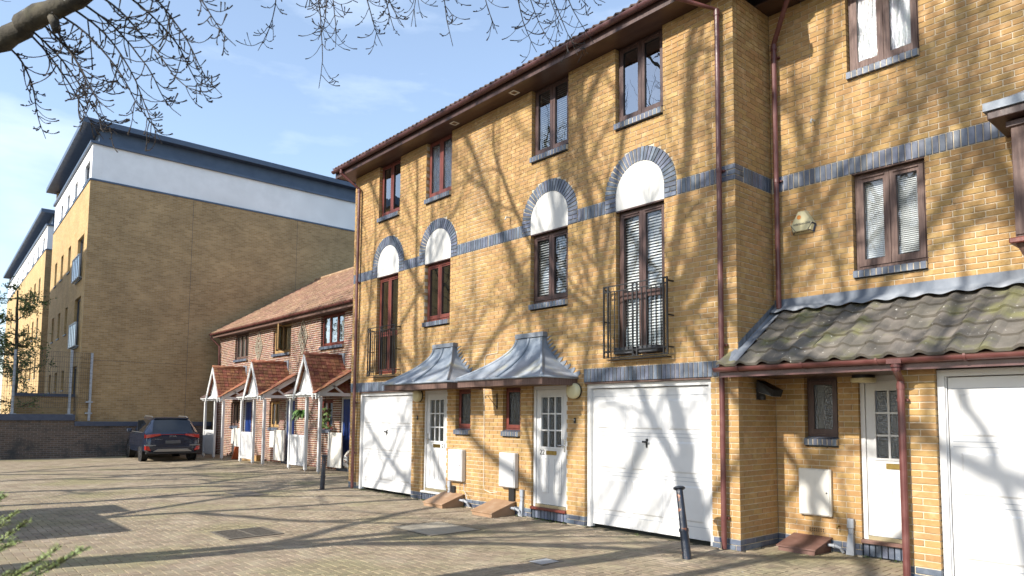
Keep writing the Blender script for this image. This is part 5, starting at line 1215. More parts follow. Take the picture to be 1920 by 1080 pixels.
# the old stock brick wall with its coping
t = thing('boundary_wall', 'low old dark brick boundary wall with blue coping below the apartment block', 'wall', (-32.62, -3, 0))
MB().box(-32.72, -32.56, -2.95, 2.3, -.05, 1.24).build('wall', M['oldwall'], t); MB().box(-32.74, -32.50, -2.95, 2.3, 1.24, 1.42).build('coping', M['bluebrickcap'], t)
MB().box(-32.95, -32.56, -12, -2.955, -.05, 1.46).build('wall', M['oldwall'], t); MB().box(-32.97, -32.48, -12, -2.955, 1.46, 1.70).build('coping', M['bluebrickcap'], t); MB().box(-32.56, -32.47, -12, 2.3, -.05, .22).build('wall_foot', M['oldwall'], t)
t = thing('garden_wall', 'short yellow brick wall behind the mesh fence', 'wall', (-33.3, -3.6, 0)); MB().box(-33.4, -33.2, -4.9, -2.9, 0, 2.4).build('wall', M['apt'], t); MB().box(-33.44, -33.14, -4.95, -2.88, 2.4, 2.52).build('coping', M['bluebrickcap'], t)
t = thing('mesh_fence', 'galvanised mesh fence standing on the old wall', 'fence', (-32.6, -4, 1.7))
for (y, z0, z1) in ((-5.0, 1.62, 4.15), (-3.15, 1.62, 4.25), (-2.45, 1.45, 4.18)):
    p = MB().bbox(-32.66, -32.60, y-.045, y+.045, z0, z1, .006).build('post', M['galv'], t)
    if y > -2.6:
        for z in (1.75, 2.2): MB().box(-32.74, -32.58, y-.14, y+.10, z-.03, z+.03).build('post_bracket', M['galv'], p)
    else: MB().box(-32.75, -32.5, y-.1, y+.12, 1.70, 1.72).build('base_plate', M['galv'], p)
mv = MB().box(-.003, .003, -.003, .003, 1.95, 4.15).mesh('vertical_wire', M['darkframe']); y = -7.0
while y < -2.45: link('vertical_wire', mv, t, (-32.59, y, 0)); y += .075
mh = MB().box(-32.588, -32.580, -7.0, -2.45, -.004, .004).mesh('horizontal_wire', M['darkframe'])
for k in range(12): link('horizontal_wire', mh, t, (0, 0, 1.96+k*.2))

# ------------------------------------------------------------------ vehicles
def vehicle(name, label, st, paint, loc, rz, tops, glass_side, wheels, wr=.34, half=.93):
    """lofted body: st rows of (x, zbottom, half width low, half width belt, zbelt, half width roof, ztop)"""
    root = thing(name, label, 'car', loc); root.rotation_euler = (0, 0, rz); BASE.pop(root.name)
    rows = []
    for (x, zb, wl, wb, zbelt, wr_, zt) in st:
        h = [(0, zb), (wl*.85, zb), (wl, zb+.10), (wl*1.015, zb+(zbelt-zb)*.45), (wb*1.01, zbelt-.10), (wb, zbelt), (wr_+(wb-wr_)*.12, zt-.10 if zt-.10 > zbelt else zbelt+.002), (wr_*.93, zt-.02 if zt-.02 > zbelt else zbelt+.004), (wr_*.6, max(zt, zbelt+.006)), (0, max(zt+.012, zbelt+.008))]
        rows.append([(x, y, z) for y, z in h]+[(x, -y, z) for y, z in h[-2::-1]])
    body, glass, backlight, screen = MB(), MB(), MB(), MB(); n = len(rows[0])
    for a in range(len(rows)-1):
        xm = (rows[a][0][0]+rows[a+1][0][0])/2
        for b in range(n-1):
            tgt = body
            k = b if b < 9 else n-2-b
            if k == 5 and glass_side[0] < xm < glass_side[1]: tgt = glass
            if k in (7, 8) and tops[0] < xm < tops[1]: tgt = backlight
            if k in (7, 8) and tops[2] < xm < tops[3]: tgt = screen
            tgt.quad(rows[a][b], rows[a][b+1], rows[a+1][b+1], rows[a+1][b])
    body.poly(rows[0][::-1]); body.poly(rows[-1])
    def mk(mb, nm, m, sm=True):
        me = mb.mesh(nm, m, False)
        import bmesh
        b = bmesh.new(); b.from_mesh(me); bmesh.ops.remove_doubles(b, verts=b.verts, dist=.0005); bmesh.ops.recalc_face_normals(b, faces=b.faces); b.to_mesh(me); b.free()
        if sm: me.polygons.foreach_set('use_smooth', [True]*len(me.polygons)); me.set_sharp_from_angle(angle=math.radians(38))
        return link(nm, me, root)
    bd = mk(body, 'body', paint); mk(glass, 'side_windows', M['carglass']); mk(backlight, 'rear_window', M['carglass']); mk(screen, 'windscreen', M['carglass'])
    for (x, s) in [(x, s) for x in wheels for s in (-1, 1)]:
        y = s*(half-.11)
        w = MB().lathe((x, y, wr), [(wr*.62, -.11), (wr*.94, -.115), (wr, -.08), (wr, .08), (wr*.94, .115), (wr*.62, .11)], 28, 'y').build('tyre', M['tyre'], root, smooth=False)
        r = MB().lathe((x, y, wr), [(wr*.60, -.10), (wr*.63, -.118), (wr*.1, -.10)] if s < 0 else [(wr*.1, .10), (wr*.63, .118), (wr*.60, .10)], 28, 'y'); r.build('rim', M['carplastic'], w)
        for k in range(5):
            a = 2*math.pi*k/5; u = (math.cos(a), math.sin(a)); v = (-u[1]*.03, u[0]*.03); e = .112*s
            MB().hexa([(x+u[0]*.05-v[0], y+e, wr+u[1]*.05-v[1]), (x+u[0]*.05+v[0], y+e, wr+u[1]*.05+v[1]), (x+u[0]*.05+v[0], y+e+.012*s, wr+u[1]*.05+v[1]), (x+u[0]*.05-v[0], y+e+.012*s, wr+u[1]*.05-v[1]), (x+u[0]*wr*.6-v[0], y+e, wr+u[1]*wr*.6-v[1]), (x+u[0]*wr*.6+v[0], y+e, wr+u[1]*wr*.6+v[1]), (x+u[0]*wr*.6+v[0], y+e+.012*s, wr+u[1]*wr*.6+v[1]), (x+u[0]*wr*.6-v[0], y+e+.012*s, wr+u[1]*wr*.6-v[1])]).build('spoke', M['rim'], w)
        MB().lathe((x, s*(half+.004), wr), [(wr+.07, -.012), (wr+.075, .004), (wr+.02, .006)] if s > 0 else [(wr+.02, -.006), (wr+.075, -.004), (wr+.07, .012)], 28, 'y').build('wheel_arch', M['carplastic'], root)
        MB().box(x-.36, x+.36, s*(half-.24)-.02, s*(half-.24)+.02, .25, .75).build('arch_liner', M['carplastic'], root)
    return root, bd
SUV = [(0.02, .42, .60, .78, .56, .6, .57), (.03, .36, .80, .86, .74, .70, .76), (.05, .34, .86, .88, .90, .72, .93), (.10, .32, .89, .90, 1.0, .74, 1.06), (.20, .30, .91, .915, 1.04, .72, 1.20), (.42, .28, .93, .925, 1.06, .66, 1.53), (.50, .26, .93, .93, 1.06, .65, 1.585), (.9, .24, .93, .93, 1.05, .66, 1.63), (1.6, .24, .93, .93, 1.03, .66, 1.645), (2.3, .24, .93, .93, 1.01, .65, 1.62), (2.8, .24, .93, .925, 1.0, .63, 1.50), (3.35, .24, .93, .92, .99, .66, 1.06), (3.5, .24, .93, .915, .97, .70, 1.02), (4.1, .24, .90, .87, .86, .62, .93), (4.4, .28, .80, .76, .72, .5, .78), (4.5, .36, .62, .6, .56, .4, .58)]
suv, bd = vehicle('parked_car', 'dark blue SUV parked with its rear to the viewer before the old wall', SUV, M['carpaint'], (-27.92, -.56, .0), math.pi-.075, (.11, .43, 2.75, 3.4), (.5, 3.2), (.88, 3.55))
def part(mb, nm, m, par, **k): return mb.build(nm, m, par, **k)
for s in (-1, 1):
    part(MB().hexa([(-.002, s*.90, .86), (-.012, s*.42, .96), (.03, s*.42, .96), (.16, s*.935, .86), (.0, s*.90, .98), (-.012, s*.42, 1.02), (.03, s*.42, 1.02), (.16, s*.935, 1.0)]), 'tail_lamp', M['redlamp'], suv, recalc=True)
    part(MB().hexa([(-.03, s*.91, .44), (-.03, s*.74, .40), (.03, s*.74, .40), (.06, s*.935, .44), (-.03, s*.91, .58), (-.03, s*.80, .56), (.03, s*.80, .56), (.06, s*.935, .58)]), 'reflector', M['redlamp'], suv, recalc=True)
    part(MB().hexa([(-.035, s*.93, .585), (-.035, s*.58, .59), (.03, s*.58, .59), (.06, s*.945, .585), (-.035, s*.93, .615), (-.035, s*.58, .615), (.03, s*.58, .615), (.06, s*.945, .615)]), 'bumper_trim', M['silver'], suv, recalc=True)
    part(MB().tube([(.62, s*.60, 1.60), (.8, s*.60, 1.655), (2.1, s*.60, 1.665), (2.3, s*.60, 1.61)], .018, 6), 'roof_rail', M['silver'], suv)
    m_ = part(MB().bbox(2.95, 3.10, s*1.0-.09, s*1.0+.09, 1.02, 1.17, .03), 'wing_mirror', M['carpaint'], suv)
    part(MB().box(.55, 3.1, s*.925-.004, s*.925+.004, 1.055, 1.07), 'window_trim', M['silver'], suv)
    part(MB().box(1.78, 1.84, s*.80-.10, s*.80+.10, 1.1, 1.5), 'door_pillar', M['carplastic'], suv)
part(MB().hexa([(-.03, -.66, .37), (-.03, .66, .37), (.03, .66, .37), (.03, -.66, .37), (-.045, -.50, .47), (-.045, .50, .47), (.03, .50, .47), (.03, -.50, .47)]), 'skid_plate', M['silver'], suv, recalc=True)
part(MB().bbox(-.02, .06, -.9, .9, .28, .36, .02), 'rear_valance', M['carplastic'], suv)
part(MB().bbox(.0, .02, -.26, .26, .66, .775, .004), 'number_plate', M['greyplate'], suv)
part(MB().bbox(.40, .58, -.60, .60, 1.555, 1.60, .012), 'roof_spoiler', M['carpaint'], suv)
part(MB().box(.018, .024, -.55, .55, .985, 1.0), 'lamp_strip', M['redlamp'], suv)
text_part('badge_lettering', 'KIA', .10, M['silver'], suv, (.033, 0, .925), (math.pi/2, 0, -math.pi/2), .004, 1.6)
text_part('model_lettering', 'SPORTAGE', .045, M['silver'], suv, (.028, .48, .82), (math.pi/2, 0, -math.pi/2), .003, 1.2)
HAT = [(0.0, .40, .5, .6, .55, .4, .58), (.06, .34, .74, .76, .8, .6, .95), (.3, .26, .80, .80, .95, .62, 1.32), (.6, .24, .82, .82, .97, .6, 1.45), (1.6, .22, .83, .83, .95, .6, 1.48), (2.3, .22, .83, .83, .93, .58, 1.40), (2.95, .22, .82, .80, .92, .6, 1.0), (3.4, .22, .80, .76, .86, .55, .92), (3.68, .24, .72, .68, .74, .45, .80), (3.80, .28, .58, .54, .60, .35, .63), (3.84, .34, .42, .40, .50, .3, .52)]
hd = Vector((-.33, -.94)).normalized(); nose = Vector((-17.85, 1.10)); rear = nose-hd*3.84
hat, bd = vehicle('parked_car', 'charcoal hatchback nosing out beside the end of the yellow terrace', HAT, M['cargrey'], (rear.x, rear.y, 0), math.atan2(hd.y, hd.x), (.05, .31, 2.2, 2.98), (.5, 2.7), (.62, 3.1), .29, .83)
part(MB().bbox(3.835, 3.85, -.26, .26, .50, .61, .003), 'number_plate', M['plate'], hat)
text_part('plate_lettering', 'MD 67 VHH', .085, M['digit'], hat, (3.8525, 0, .555), (math.pi/2, 0, math.pi/2), .001, 1.0)
for s in (-1, 1): part(MB().hexa([(3.40, s*.74, .66), (3.72, s*.50, .62), (3.66, s*.46, .62), (3.36, s*.68, .66), (3.22, s*.76, .82), (3.64, s*.50, .76), (3.58, s*.46, .76), (3.2, s*.68, .82)]), 'headlamp', M['clearlamp'], hat, recalc=True)
part(MB().bbox(3.78, 3.85, -.40, .40, .32, .44, .02), 'lower_grille', M['silver'], hat)
# ------------------------------------------------------------------ bollards
def bollard(base, top, label):
    t = thing('bollard', label, 'bollard', (base[0], base[1], 0)); b, e = Vector((base[0], base[1], -.05)), Vector(top); f = lambda s: b+(e-b)*s
    MB().tube([f(0), f(.40), f(.401), f(.44), f(.441), f(.94), f(.97)], [.056, .054, .061, .061, .049, .043, .045], 20).build('shaft', M['bollard'], t, smooth=False)
    MB().tube([f(.955), f(.97), f(.985), f(1.0)], [.05, .075, .078, .06], 20).build('cap', M['bollard'], t)
bollard((-5.24, -.94), (-5.49, -.75, .852), 'leaning black metal bollard with chipped paint before the wide garage')
bollard((-15.51, -.74), (-15.44, -.74, .80), 'black metal bollard at the corner by the charcoal hatchback')

# ------------------------------------------------------------------ outbuilding behind the viewer's left (throws the block of shade on the paving)
t = thing('outbuilding', 'small brick outbuilding at the edge of the yard', 'outbuilding', (-14, -11.5, 0))
MB().box(-15.9, -12.3, -13.2, -10.1, 0, 2.55).build('wall', M['apt_s'], t); MB().box(-16.0, -12.2, -13.3, -10.0, 2.55, 2.7).build('roof', M['roof_tile'], t); MB().box(-15.9, -14.6, -10.6, -10.02, 2.7, 3.05).build('water_tank', M['roof_tile'], t)

# ------------------------------------------------------------------ trees
class Tree:
    def __init__(s, seed): s.r = random.Random(seed); s.wood = MB(); s.twig = MB(); s.count = 0
    def tube(s, pts, rs):
        r = max(rs); mb = s.wood if r > .03 else s.twig
        mb.tube(pts, rs, 10 if r > .1 else 7 if r > .04 else 4 if r > .012 else 3, cap=False)
    def path(s, p, d, L, r0, r1, n, wander, lift, rel=0.0):
        pts, rs = [p.copy()], [r0]; d = d.normalized()
        for i in range(n):
            t = (i+1)/n
            d = (d+Vector((s.r.gauss(0, 1), s.r.gauss(0, 1), s.r.gauss(0, 1)))*wander+Vector((0, 0, lift+rel*t))).normalized()
            p = p+d*L/n; pts.append(p.copy()); rs.append(r0+(r1-r0)*t)
        s.tube(pts, rs); return pts, rs
    def side(s, d, ang):
        a = Vector((s.r.gauss(0, 1), s.r.gauss(0, 1), s.r.gauss(0, 1)*.7)); a = (a-d*a.dot(d))
        if a.length < 1e-3: a = Vector((1, 0, 0))
        return (d*math.cos(ang)+a.normalized()*math.sin(ang)).normalized()
    def grow(s, p, d, L, r, lvl, droop=0.0):
        n = 6 if lvl > 2 else 5
        lift = (.07 if lvl >= 3 else .02)-droop
        pts, rs = s.path(p, d, L, r, r*(.45 if lvl > 1 else .35), n, .11 if lvl > 2 else .16, lift, .12 if lvl <= 1 else 0)
        if lvl == 0: return
        s.branch(pts, rs, L, r, lvl, droop)
    def branch(s, pts, rs, L, r, lvl, droop=0.0, kids=None, frm=.25):
        k = kids or {4: 7, 3: 7, 2: 6, 1: 5}[lvl]
        for i in range(k):
            t = frm+(1-frm)*(i+s.r.uniform(.1, .9))/k
            f = t*(len(pts)-1); a = min(int(f), len(pts)-2); q = pts[a].lerp(pts[a+1], f-a); dd = (pts[a+1]-pts[a]).normalized(); rr = rs[a]+(rs[a+1]-rs[a])*(f-a)
            s.grow(q, s.side(dd, s.r.uniform(.5, .95)), L*s.r.uniform(.38, .62)*(1.15-.35*t), max(.0045, rr*s.r.uniform(.52, .74)), lvl-1, droop)
        dd = (pts[-1]-pts[-2]).normalized()
        s.grow(pts[-1], s.side(dd, .2), L*.5, rs[-1]*.9, lvl-1, droop)
    def limb(s, pts, r0, r1, lvl, kids=7, frm=.3, droop=0.0, tip=True):
        """a bough through given points, smoothed, with its own branches"""
        P = [Vector(p) for p in pts]; out_ = []
        for i in range(len(P)-1):
            a, b, c, d = P[max(i-1, 0)], P[i], P[i+1], P[min(i+2, len(P)-1)]
            for j in range(5):
                t = j/5; q = .5*((2*b)+(c-a)*t+(2*a-5*b+4*c-d)*t*t+(3*b-a-3*c+d)*t**3)
                out_.append(q+Vector((s.r.gauss(0, 1), s.r.gauss(0, 1), s.r.gauss(0, 1)))*min(.03, r0*.12))
        out_.append(P[-1]); n = len(out_); rs = [(r0+(r1-r0)*(i/(n-1))**.8)*(1+(s.r.gauss(0, .05) if r0 > .1 else 0)) for i in range(n)]
        s.tube(out_, rs); L = sum((out_[i+1]-out_[i]).length for i in range(n-1))
        if lvl: s.branch(out_, rs, min(L*.75, 4.5), r0, lvl, droop, kids, frm)
        return out_, rs
    def spray(s, p, d, L, r=.011, n=7, k=11, gravity=.13):
        """a hanging ash twig: droops, with short side shoots turning up at their ends and knobbly buds"""
        pts, rs = [p.copy()], [r]; d = d.normalized(); N = 12
        for i in range(N):
            g_ = -gravity if i < N*.72 else .16
            d = (d+Vector((0, 0, g_))+Vector((s.r.gauss(0, .06), s.r.gauss(0, .06), s.r.gauss(0, .05)))).normalized(); p = p+d*L/N; pts.append(p.copy()); rs.append(r*(1-.72*(i+1)/N))
        s.twig.tube(pts, rs, 5, cap=False)
        for i in range(k):
            t = .12+.86*i/k+s.r.uniform(-.03, .03); f = max(0, min(.999, t))*N; a = int(f); q = pts[a].lerp(pts[a+1], f-a); dd = (pts[a+1]-pts[a]).normalized()
            for sd in ((0, 1) if s.r.random() < .65 else (0,)):
                e = s.side(dd, s.r.uniform(.6, 1.1)); ll = L*s.r.uniform(.10, .30)*(1.2-.5*t); p2 = q.copy(); pp, r2 = [p2.copy()], [max(.0035, rs[a]*.6)]
                for j in range(6):
                    e = (e+Vector((0, 0, -.10 if j < 2 else .26))+Vector((s.r.gauss(0, .09), s.r.gauss(0, .09), 0))).normalized(); p2 = p2+e*ll/6; pp.append(p2.copy()); r2.append(max(.0026, r2[0]*(1-.1*j)))
                r2[-1] = .006; r2[-2] = .0045
                s.twig.tube(pp, r2, 4, cap=True)
                if s.r.random() < .7:
                    for m_ in range(s.r.choice((1, 2, 3))):
                        b = pp[s.r.choice((2, 3, 4))]; e2 = s.side(e, .8); e3 = (e2+Vector((0, 0, .6))).normalized(); l3 = ll*s.r.uniform(.15, .4)
                        s.twig.tube([b, b+e2*l3*.5, b+e2*l3*.5+e3*l3*.5], [.0035, .003, .0055], 4, cap=True)
    def finish(s, name, label, base, group=None):
        t = thing(name, label, 'tree', base, group)
        s.wood.build('trunk', M['bark'], t, smooth=True); s.twig.build('crown', M['twig'], t)
        return t
def dirv(x, y, z): return Vector((x, y, z))
# ash whose forked stem throws its shadow on the wide garage door
T = Tree(3)
S = lambda X, Z, t: (X-.11*t, -t, Z+.62*t)             # a point that shades the wall at (X, Z) from the distance t
base = (-6.85, -9.5, 0)
tr, rs = T.limb([(-6.80, -9.5, -.1), (-6.82, -9.5, 2.2), (-6.84, -9.5, 4.4), S(-5.78, .14, 9.55), S(-5.88, .57, 9.55), S(-6.03, .95, 9.5)], .245, .175, 0)
m1, r1 = T.limb([tr[-1], S(-5.98, 1.35, 9.5), S(-6.10, 1.75, 9.45), S(-6.20, 2.15, 9.4), S(-6.28, 2.6, 9.4), S(-6.15, 3.7, 9.3), S(-5.85, 5.2, 9.2), S(-5.75, 7.2, 9.2)], .15, .075, 3, 8, .55)
m2, r2 = T.limb([tr[-1], S(-6.33, 1.42, 9.4), S(-6.57, 1.80, 9.35), S(-6.76, 2.2, 9.3), S(-6.95, 2.65, 9.2), S(-7.3, 3.5, 9.0), S(-7.6, 4.6, 8.8), S(-7.9, 6.4, 8.6)], .098, .06, 3, 8, .50)
m3, r3 = T.limb([m2[10], S(-6.89, 1.92, 9.1), S(-7.26, 1.99, 8.9), S(-7.65, 1.95, 8.8), S(-8.3, 1.7, 8.7)], .036, .012, 1, 4, .4)
m4, r4 = T.limb([m1[22], S(-5.6, 3.4, 9.0), S(-5.0, 4.4, 8.6), S(-4.2, 5.6, 8.3)], .10, .04, 3, 6, .25)
m5, r5 = T.limb([m2[22], S(-7.6, 3.4, 8.8), S(-8.4, 4.0, 8.4), S(-9.4, 5.2, 8.0), S(-10.2, 6.8, 7.8)], .09, .04, 3, 6, .25)
# boughs reaching over the yard; their hanging twigs come into the top of the picture
o1, q1 = T.limb([m1[20], (-7.05, -7.8, 8.1), (-6.95, -6.5, 7.4), (-6.55, -5.6, 6.75), (-6.1, -5.15, 6.35)], .06, .016, 0)
o2, q2 = T.limb([m1[24], (-6.3, -7.4, 8.8), (-5.75, -5.9, 7.8), (-5.35, -4.75, 6.85), (-5.05, -4.2, 6.45)], .055, .015, 0)
for (i, d, Ln) in ((13, (-.3, .2, -1), 1.0), (14, (-.2, .2, -1), 1.5), (15, (.15, .3, -1), 1.7), (16, (.3, .3, -.9), 1.35), (17, (-.1, .2, -1), 1.2), (18, (.45, .4, -.7), 1.15), (19, (.5, .5, -.55), 1.0), (20, (.4, .5, -.5), .9)): T.spray(o1[min(i, len(o1)-1)], dirv(*d), Ln, .0105)
for (i, d, Ln) in ((12, (-.4, .3, -.8), 1.4), (14, (-.2, .2, -1), 1.5), (15, (.0, .2, -1), 1.65), (16, (.4, .4, -.9), 1.5), (17, (.7, .8, -.65), 1.55), (18, (.7, .8, -.35), 1.6), (19, (.2, .3, -.9), 1.25), (20, (.75, .85, -.3), 1.45), (20, (.6, .7, -.5), 1.2), (20, (.75, .8, -.15), 1.3)): T.spray(o2[min(i, len(o2)-1)], dirv(*d), Ln, .0105)
T.finish('ash_tree', 'bare ash with a forked stem whose twigs hang before the eaves', base)
# ash with the mossy bough crossing the top corner
T = Tree(8); base = (-9.9, -10.0, 0)
tr, rs = T.limb([(-9.9, -10.0, -.1), (-9.85, -9.95, 1.6), (-9.7, -9.85, 3.1), (-9.6, -9.8, 4.2), (-9.75, -9.9, 6.0), (-9.9, -10.1, 8.5)], .22, .09, 3, 8, .55)
lb, rl = T.limb([tr[13], (-8.6, -9.2, 4.20), (-7.35, -8.45, 4.42), (-6.38, -7.97, 4.52), (-5.93, -7.77, 4.59), (-5.40, -7.50, 4.72), (-4.6, -7.1, 5.1), (-3.6, -6.6, 5.8)], .102, .055, 0)
MB_ = T.wood; MB_.tube([lb[21], lb[21]+Vector((.06, .03, -.16))], [.04, .03], 8)
for (i, d, Ln) in ((15, (-.5, 1, -.3), 1.2), (17, (-.3, 1, -.5), 1.4), (18, (.1, 1, -.55), 1.5), (19, (.4, 1, -.4), 1.5), (20, (.0, 1, -.7), 1.1), (21, (.6, 1, -.35), 1.8), (22, (.3, 1, -.35), 1.8), (23, (.2, 1, -.2), 1.7), (24, (.6, 1, -.3), 1.9), (25, (.1, 1, -.3), 1.6), (26, (.4, 1, -.45), 1.6), (27, (.5, 1, -.3), 1.5)): T.spray(lb[i], dirv(*d), Ln*.64, .009, k=13)
T.finish('ash_tree', 'bare ash with a thick mossy bough reaching over the yard', base)
# trees further off that only show by their shade
def shade_tree(seed, base, h, r, label, lean=(0, 0), lim=6, lvl=3):
    T = Tree(seed); x, y = base[0], base[1]; R_ = T.r
    tr, rs = T.limb([(x, y, -.1), (x+lean[0]*.2, y+lean[1]*.2, h*.3), (x+lean[0]*.5, y+lean[1]*.5, h*.6), (x+lean[0], y+lean[1], h)], r, r*.35, 0)
    n = len(tr)
    for i in range(lim):
        k = int(n*(.38+.55*i/lim)); a = 2.4*i+seed; ln = h*R_.uniform(.35, .5)
        d = Vector((math.cos(a), math.sin(a)*.6, R_.uniform(.5, .95))).normalized(); p = tr[k]; T.limb([p, p+d*ln*.35, p+d*ln*.7+Vector((0, 0, ln*.08)), p+d*ln+Vector((0, 0, ln*.22))], r*.55, r*.22, lvl-1, 6, .25)
    T.branch(tr, rs, h*.4, r, lvl, 0, 6, .6)
    return T.finish('ash_tree', label, (x, y, 0), 'bare ash trees')
T = Tree(21); S3 = lambda X, Z, t: (X-.11*t, .975-t, Z+.62*t); base = (-5.75, -11.0, 0)
tr, rs = T.limb([(-5.75, -11.0, -.1), (-5.8, -11.0, 3), (-5.78, -11.0, 6.0), S3(-4.52, .2, 11.98), S3(-4.50, .85, 11.95)], .16, .075, 0)
a1, b1 = T.limb([tr[-1], S3(-4.68, 1.4, 11.9), S3(-4.85, 2.4, 11.8), S3(-4.75, 4.2, 11.6), S3(-4.3, 6.2, 11.4), S3(-4.1, 8.4, 11.3)], .085, .05, 3, 8, .35)
a2, b2 = T.limb([tr[-1], S3(-4.25, 1.5, 11.9), S3(-3.95, 2.7, 11.8), S3(-3.35, 3.75, 11.6), S3(-2.7, 4.5, 11.4), S3(-2.05, 5.3, 11.2), S3(-1.3, 6.8, 11)], .115, .06, 3, 7, .3)
a3, b3 = T.limb([a2[9], S3(-3.6, 4.2, 11.5), S3(-3.2, 5.4, 11.3), S3(-2.6, 6.4, 11.1), S3(-2.2, 8.0, 11)], .085, .045, 3, 7, .25)
T.finish('ash_tree', 'slender bare ash forking high up, opposite door 23', base)
T = Tree(29); base = (-3.0, -10.2, 0)
a1, b1 = T.limb([(-3.0, -10.2, -.1), (-3.0, -10.2, 3.5), S(-1.95, .1, 10.2), S(-2.16, 1.13, 10.1), S(-2.33, 1.67, 10.1), S(-2.56, 2.2, 10.0), S(-2.75, 3.6, 9.9), S(-2.9, 5.6, 9.8)], .085, .03, 2, 6, .62)
T.limb([a1[19], S(-2.9, 1.45, 10.0), S(-3.2, 1.2, 9.9), S(-3.6, 1.0, 9.8)], .03, .012, 1, 3, .4)
T.finish('ash_tree', 'young leaning ash opposite the near garage of house 23', base)
shade_tree(34, (-2.9, -13.5), 17, .20, 'bare ash standing behind the yard opposite the oriel bay', (1.2, .2), 9)
shade_tree(38, (-10.9, -15.0), 18, .20, 'bare ash standing between the outbuilding and the mossy ash', (1.2, .2), 10)
shade_tree(47, (-14.6, -14.5), 15, .17, 'bare ash standing behind the small outbuilding', (.8, .3), 6)
shade_tree(55, (-19.5, -13.0), 12, .18, 'bare ash standing opposite the red brick houses', (-.5, .3), 6)
shade_tree(71, (-17.0, -11.8), 11, .15, 'bare ash standing just beyond the outbuilding', (.4, .3), 8)
shade_tree(82, (-23.0, -12.2), 12, .16, 'bare ash standing opposite the middle red brick house', (.3, .5), 8)
shade_tree(63, (-26.5, -14.0), 12, .2, 'bare ash standing opposite the parked SUV', (.5, .2), 6)

# tree coming into leaf behind the old wall
T = Tree(77); base = (-33.95, -4.85, 0)
tr, rs = T.limb([(-33.95, -4.85, -.1), (-33.9, -4.8, 2.6), (-34.0, -4.85, 4.4), (-34.1, -4.9, 6.6)], .14, .03, 0)
lf = MB()
def leaf(mb, c, sz, R_):
    u = Vector((R_.gauss(0, 1), R_.gauss(0, 1), R_.gauss(0, .6))).normalized(); v = u.cross(Vector((R_.gauss(0, 1), R_.gauss(0, 1), R_.gauss(0, 1)))).normalized()
    mb.poly([c-u*sz, c+v*sz*.45, c+u*sz, c-v*sz*.45])
for i in range(44):
    k = T.r.randint(3, len(tr)-1); a = T.r.uniform(0, 6.28); d = Vector((math.cos(a), math.sin(a), T.r.uniform(-.1, .45))).normalized(); ln = T.r.uniform(.7, 1.5)*(1.15-.5*k/len(tr)); p = tr[k]; pts, r_ = T.path(p, d, ln, .022, .005, 7, .13, -.01)
    for j in range(2, len(pts)):
        for q in range(3):
            c = pts[j]; e = T.side((pts[j]-pts[j-1]).normalized(), 1.0); l2 = T.r.uniform(.15, .5); pe = c+e*l2; T.twig.tube([c, pe], [.006, .003], 3, cap=False)
            for z in range(9): leaf(lf, c.lerp(pe, T.r.uniform(.1, 1.15))+Vector((T.r.gauss(0, .05), T.r.gauss(0, .05), T.r.gauss(0, .05))), T.r.uniform(.03, .065), T.r)
t = thing('leafing_tree', 'small tree coming into green leaf behind the old boundary wall', 'tree', base)
T.wood.build('trunk', M['bark'], t, smooth=True); T.twig.build('branches', M['twig'], t); lf.build('crown', M['leaf'], t)

# yew shrub beside the viewer; a few sprigs reach into the lower corner
R_ = random.Random(5); st, nd = MB(), MB(); base = Vector((-3.5, -9.2, 0))
def sprig(p, d, L, dens=1.0):
    d = d.normalized(); N = 10; pts = [p.copy()]
    for i in range(N): d = (d+Vector((R_.gauss(0, .08), R_.gauss(0, .08), R_.gauss(0, .06)+.02))).normalized(); p = p+d*L/N; pts.append(p.copy())
    st.tube(pts, [.004*(1-.6*i/N)+.001 for i in range(N+1)], 4, cap=False)
    def needles(a, b, n):
        dd = (b-a).normalized(); s = dd.cross(Vector((0, 0, 1))).normalized(); up = s.cross(dd)
        for k in range(n):
            c = a.lerp(b, k/n); sg = 1 if k % 2 else -1; e = (s*sg+dd*.55+up*R_.uniform(-.6, .9)).normalized()*R_.uniform(.014, .024); w = dd*.003
            nd.quad(c-w, c+w, c+e+w*.4, c+e-w*.4)
    for i in range(2, N):
        needles(pts[i], pts[i+1], int(9*dens))
        for sg in (-1, 1):
            if R_.random() < .8:
                dd = (pts[i+1]-pts[i]).normalized(); s = dd.cross(Vector((0, 0, 1))).normalized()*sg; e = (s+dd*.9+Vector((0, 0, R_.uniform(-.1, .3)))).normalized(); l2 = R_.uniform(.05, .13)*(1.1-.5*i/N); q = pts[i]+e*l2
                st.tube([pts[i], q], [.0025, .001], 3, cap=False); needles(pts[i], q, int(l2/.0045))
for k in range(150):
    a = R_.uniform(0, 6.28); el = R_.uniform(-.2, 1.2); r = R_.uniform(.2, .5); p = base+Vector((math.cos(a)*r*.6, math.sin(a)*r*.6, R_.uniform(.25, 1.0))); sprig(p, Vector((math.cos(a), math.sin(a), math.tan(el)*.6)), R_.uniform(.25, .42), .8)
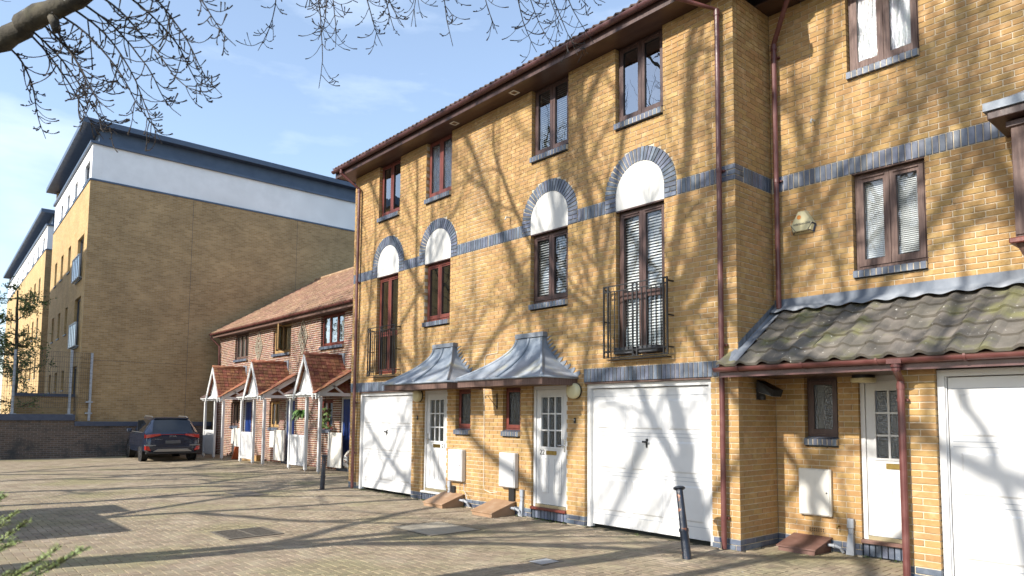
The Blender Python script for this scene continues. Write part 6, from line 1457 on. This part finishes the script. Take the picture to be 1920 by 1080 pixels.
for (tip, ln) in ((Vector((-3.51, -7.97, 1.27)), .5), (Vector((-3.43, -8.03, 1.24)), .5), (Vector((-3.25, -7.98, 1.27)), .45), (Vector((-3.20, -8.07, 1.23)), .4), (Vector((-3.68, -8.02, 1.34)), .3), (Vector((-2.97, -7.96, 1.21)), .55), (Vector((-2.90, -7.88, 1.21)), .6), (Vector((-2.80, -7.92, 1.21)), .55), (Vector((-2.87, -7.99, 1.19)), .5), (Vector((-3.03, -8.03, 1.18)), .5)):
    root = base+Vector((.10, .30, .90)); d = (tip-root).normalized(); d2 = (d+Vector((.10, 0, .12))).normalized(); s0 = tip-d2*ln; st.tube([root, (root+s0)/2+Vector((0, 0, -.06)), s0], [.008, .006, .004], 5, cap=False); sprig(s0, d2, ln, 2.2)
for k in range(5): a = k*1.3; st.tube([base+Vector((0, 0, -.05)), base+Vector((math.cos(a)*.1, math.sin(a)*.1, .5)), base+Vector((math.cos(a)*.25, math.sin(a)*.25, 1.0))], [.03, .02, .01], 6, cap=False)
t = thing('yew_shrub', 'green yew shrub whose soft sprigs reach over the near paving', 'shrub', tuple(base))
st.build('stems', M['twig'], t); nd.build('needles', M['yew'], t)

# litter on the paving: dry leaves and pale specks
R_ = random.Random(9); mb = MB()
for k in range(420):
    x, y = R_.uniform(-24, -2.5), R_.uniform(-6.5, .6)
    if R_.random() < .5: y = -abs(R_.gauss(0, .35))-.05; x = R_.uniform(-15, -5.3)
    if not ground_ok(x, y): continue
    c = Vector((x, y, height(x, y)+.006)); sz = R_.uniform(.006, .022); a = R_.uniform(0, 6.28); u = Vector((math.cos(a), math.sin(a), R_.uniform(-.3, .3)))*sz; v = Vector((-math.sin(a), math.cos(a), R_.uniform(-.3, .3)))*sz*.5
    mb.poly([c-u, c-v, c+u, c+v+Vector((0, 0, .004))])
o = mb.build('leaf_litter', M['leaflitter']); tag(o, 'dry leaf scraps and specks strewn over the paving', 'litter', kind='stuff')

# weeds and moss along the foot of the walls
R_ = random.Random(31); mb = MB()
for k in range(60):
    x = R_.uniform(-15.4, -5.2); y = -R_.uniform(.01, .09)
    if R_.random() < .3: x, y = R_.uniform(-4.9, -3.2), YR-R_.uniform(.02, .1)
    if not ground_ok(x, y): continue
    for j in range(R_.randint(5, 14)):
        c = Vector((x+R_.gauss(0, .02), y+R_.gauss(0, .015), -.005)); h = R_.uniform(.015, .06); d = Vector((R_.gauss(0, .5), R_.gauss(0, .5)-.2, 1)).normalized()*h; w = Vector((R_.gauss(0, 1), R_.gauss(0, 1), 0)).normalized()*.003
        mb.poly([c-w, c+w, c+d])
o = mb.build('weeds', M['leaf']); tag(o, 'small weeds sprouting along the foot of the brick walls', 'weeds', kind='stuff')
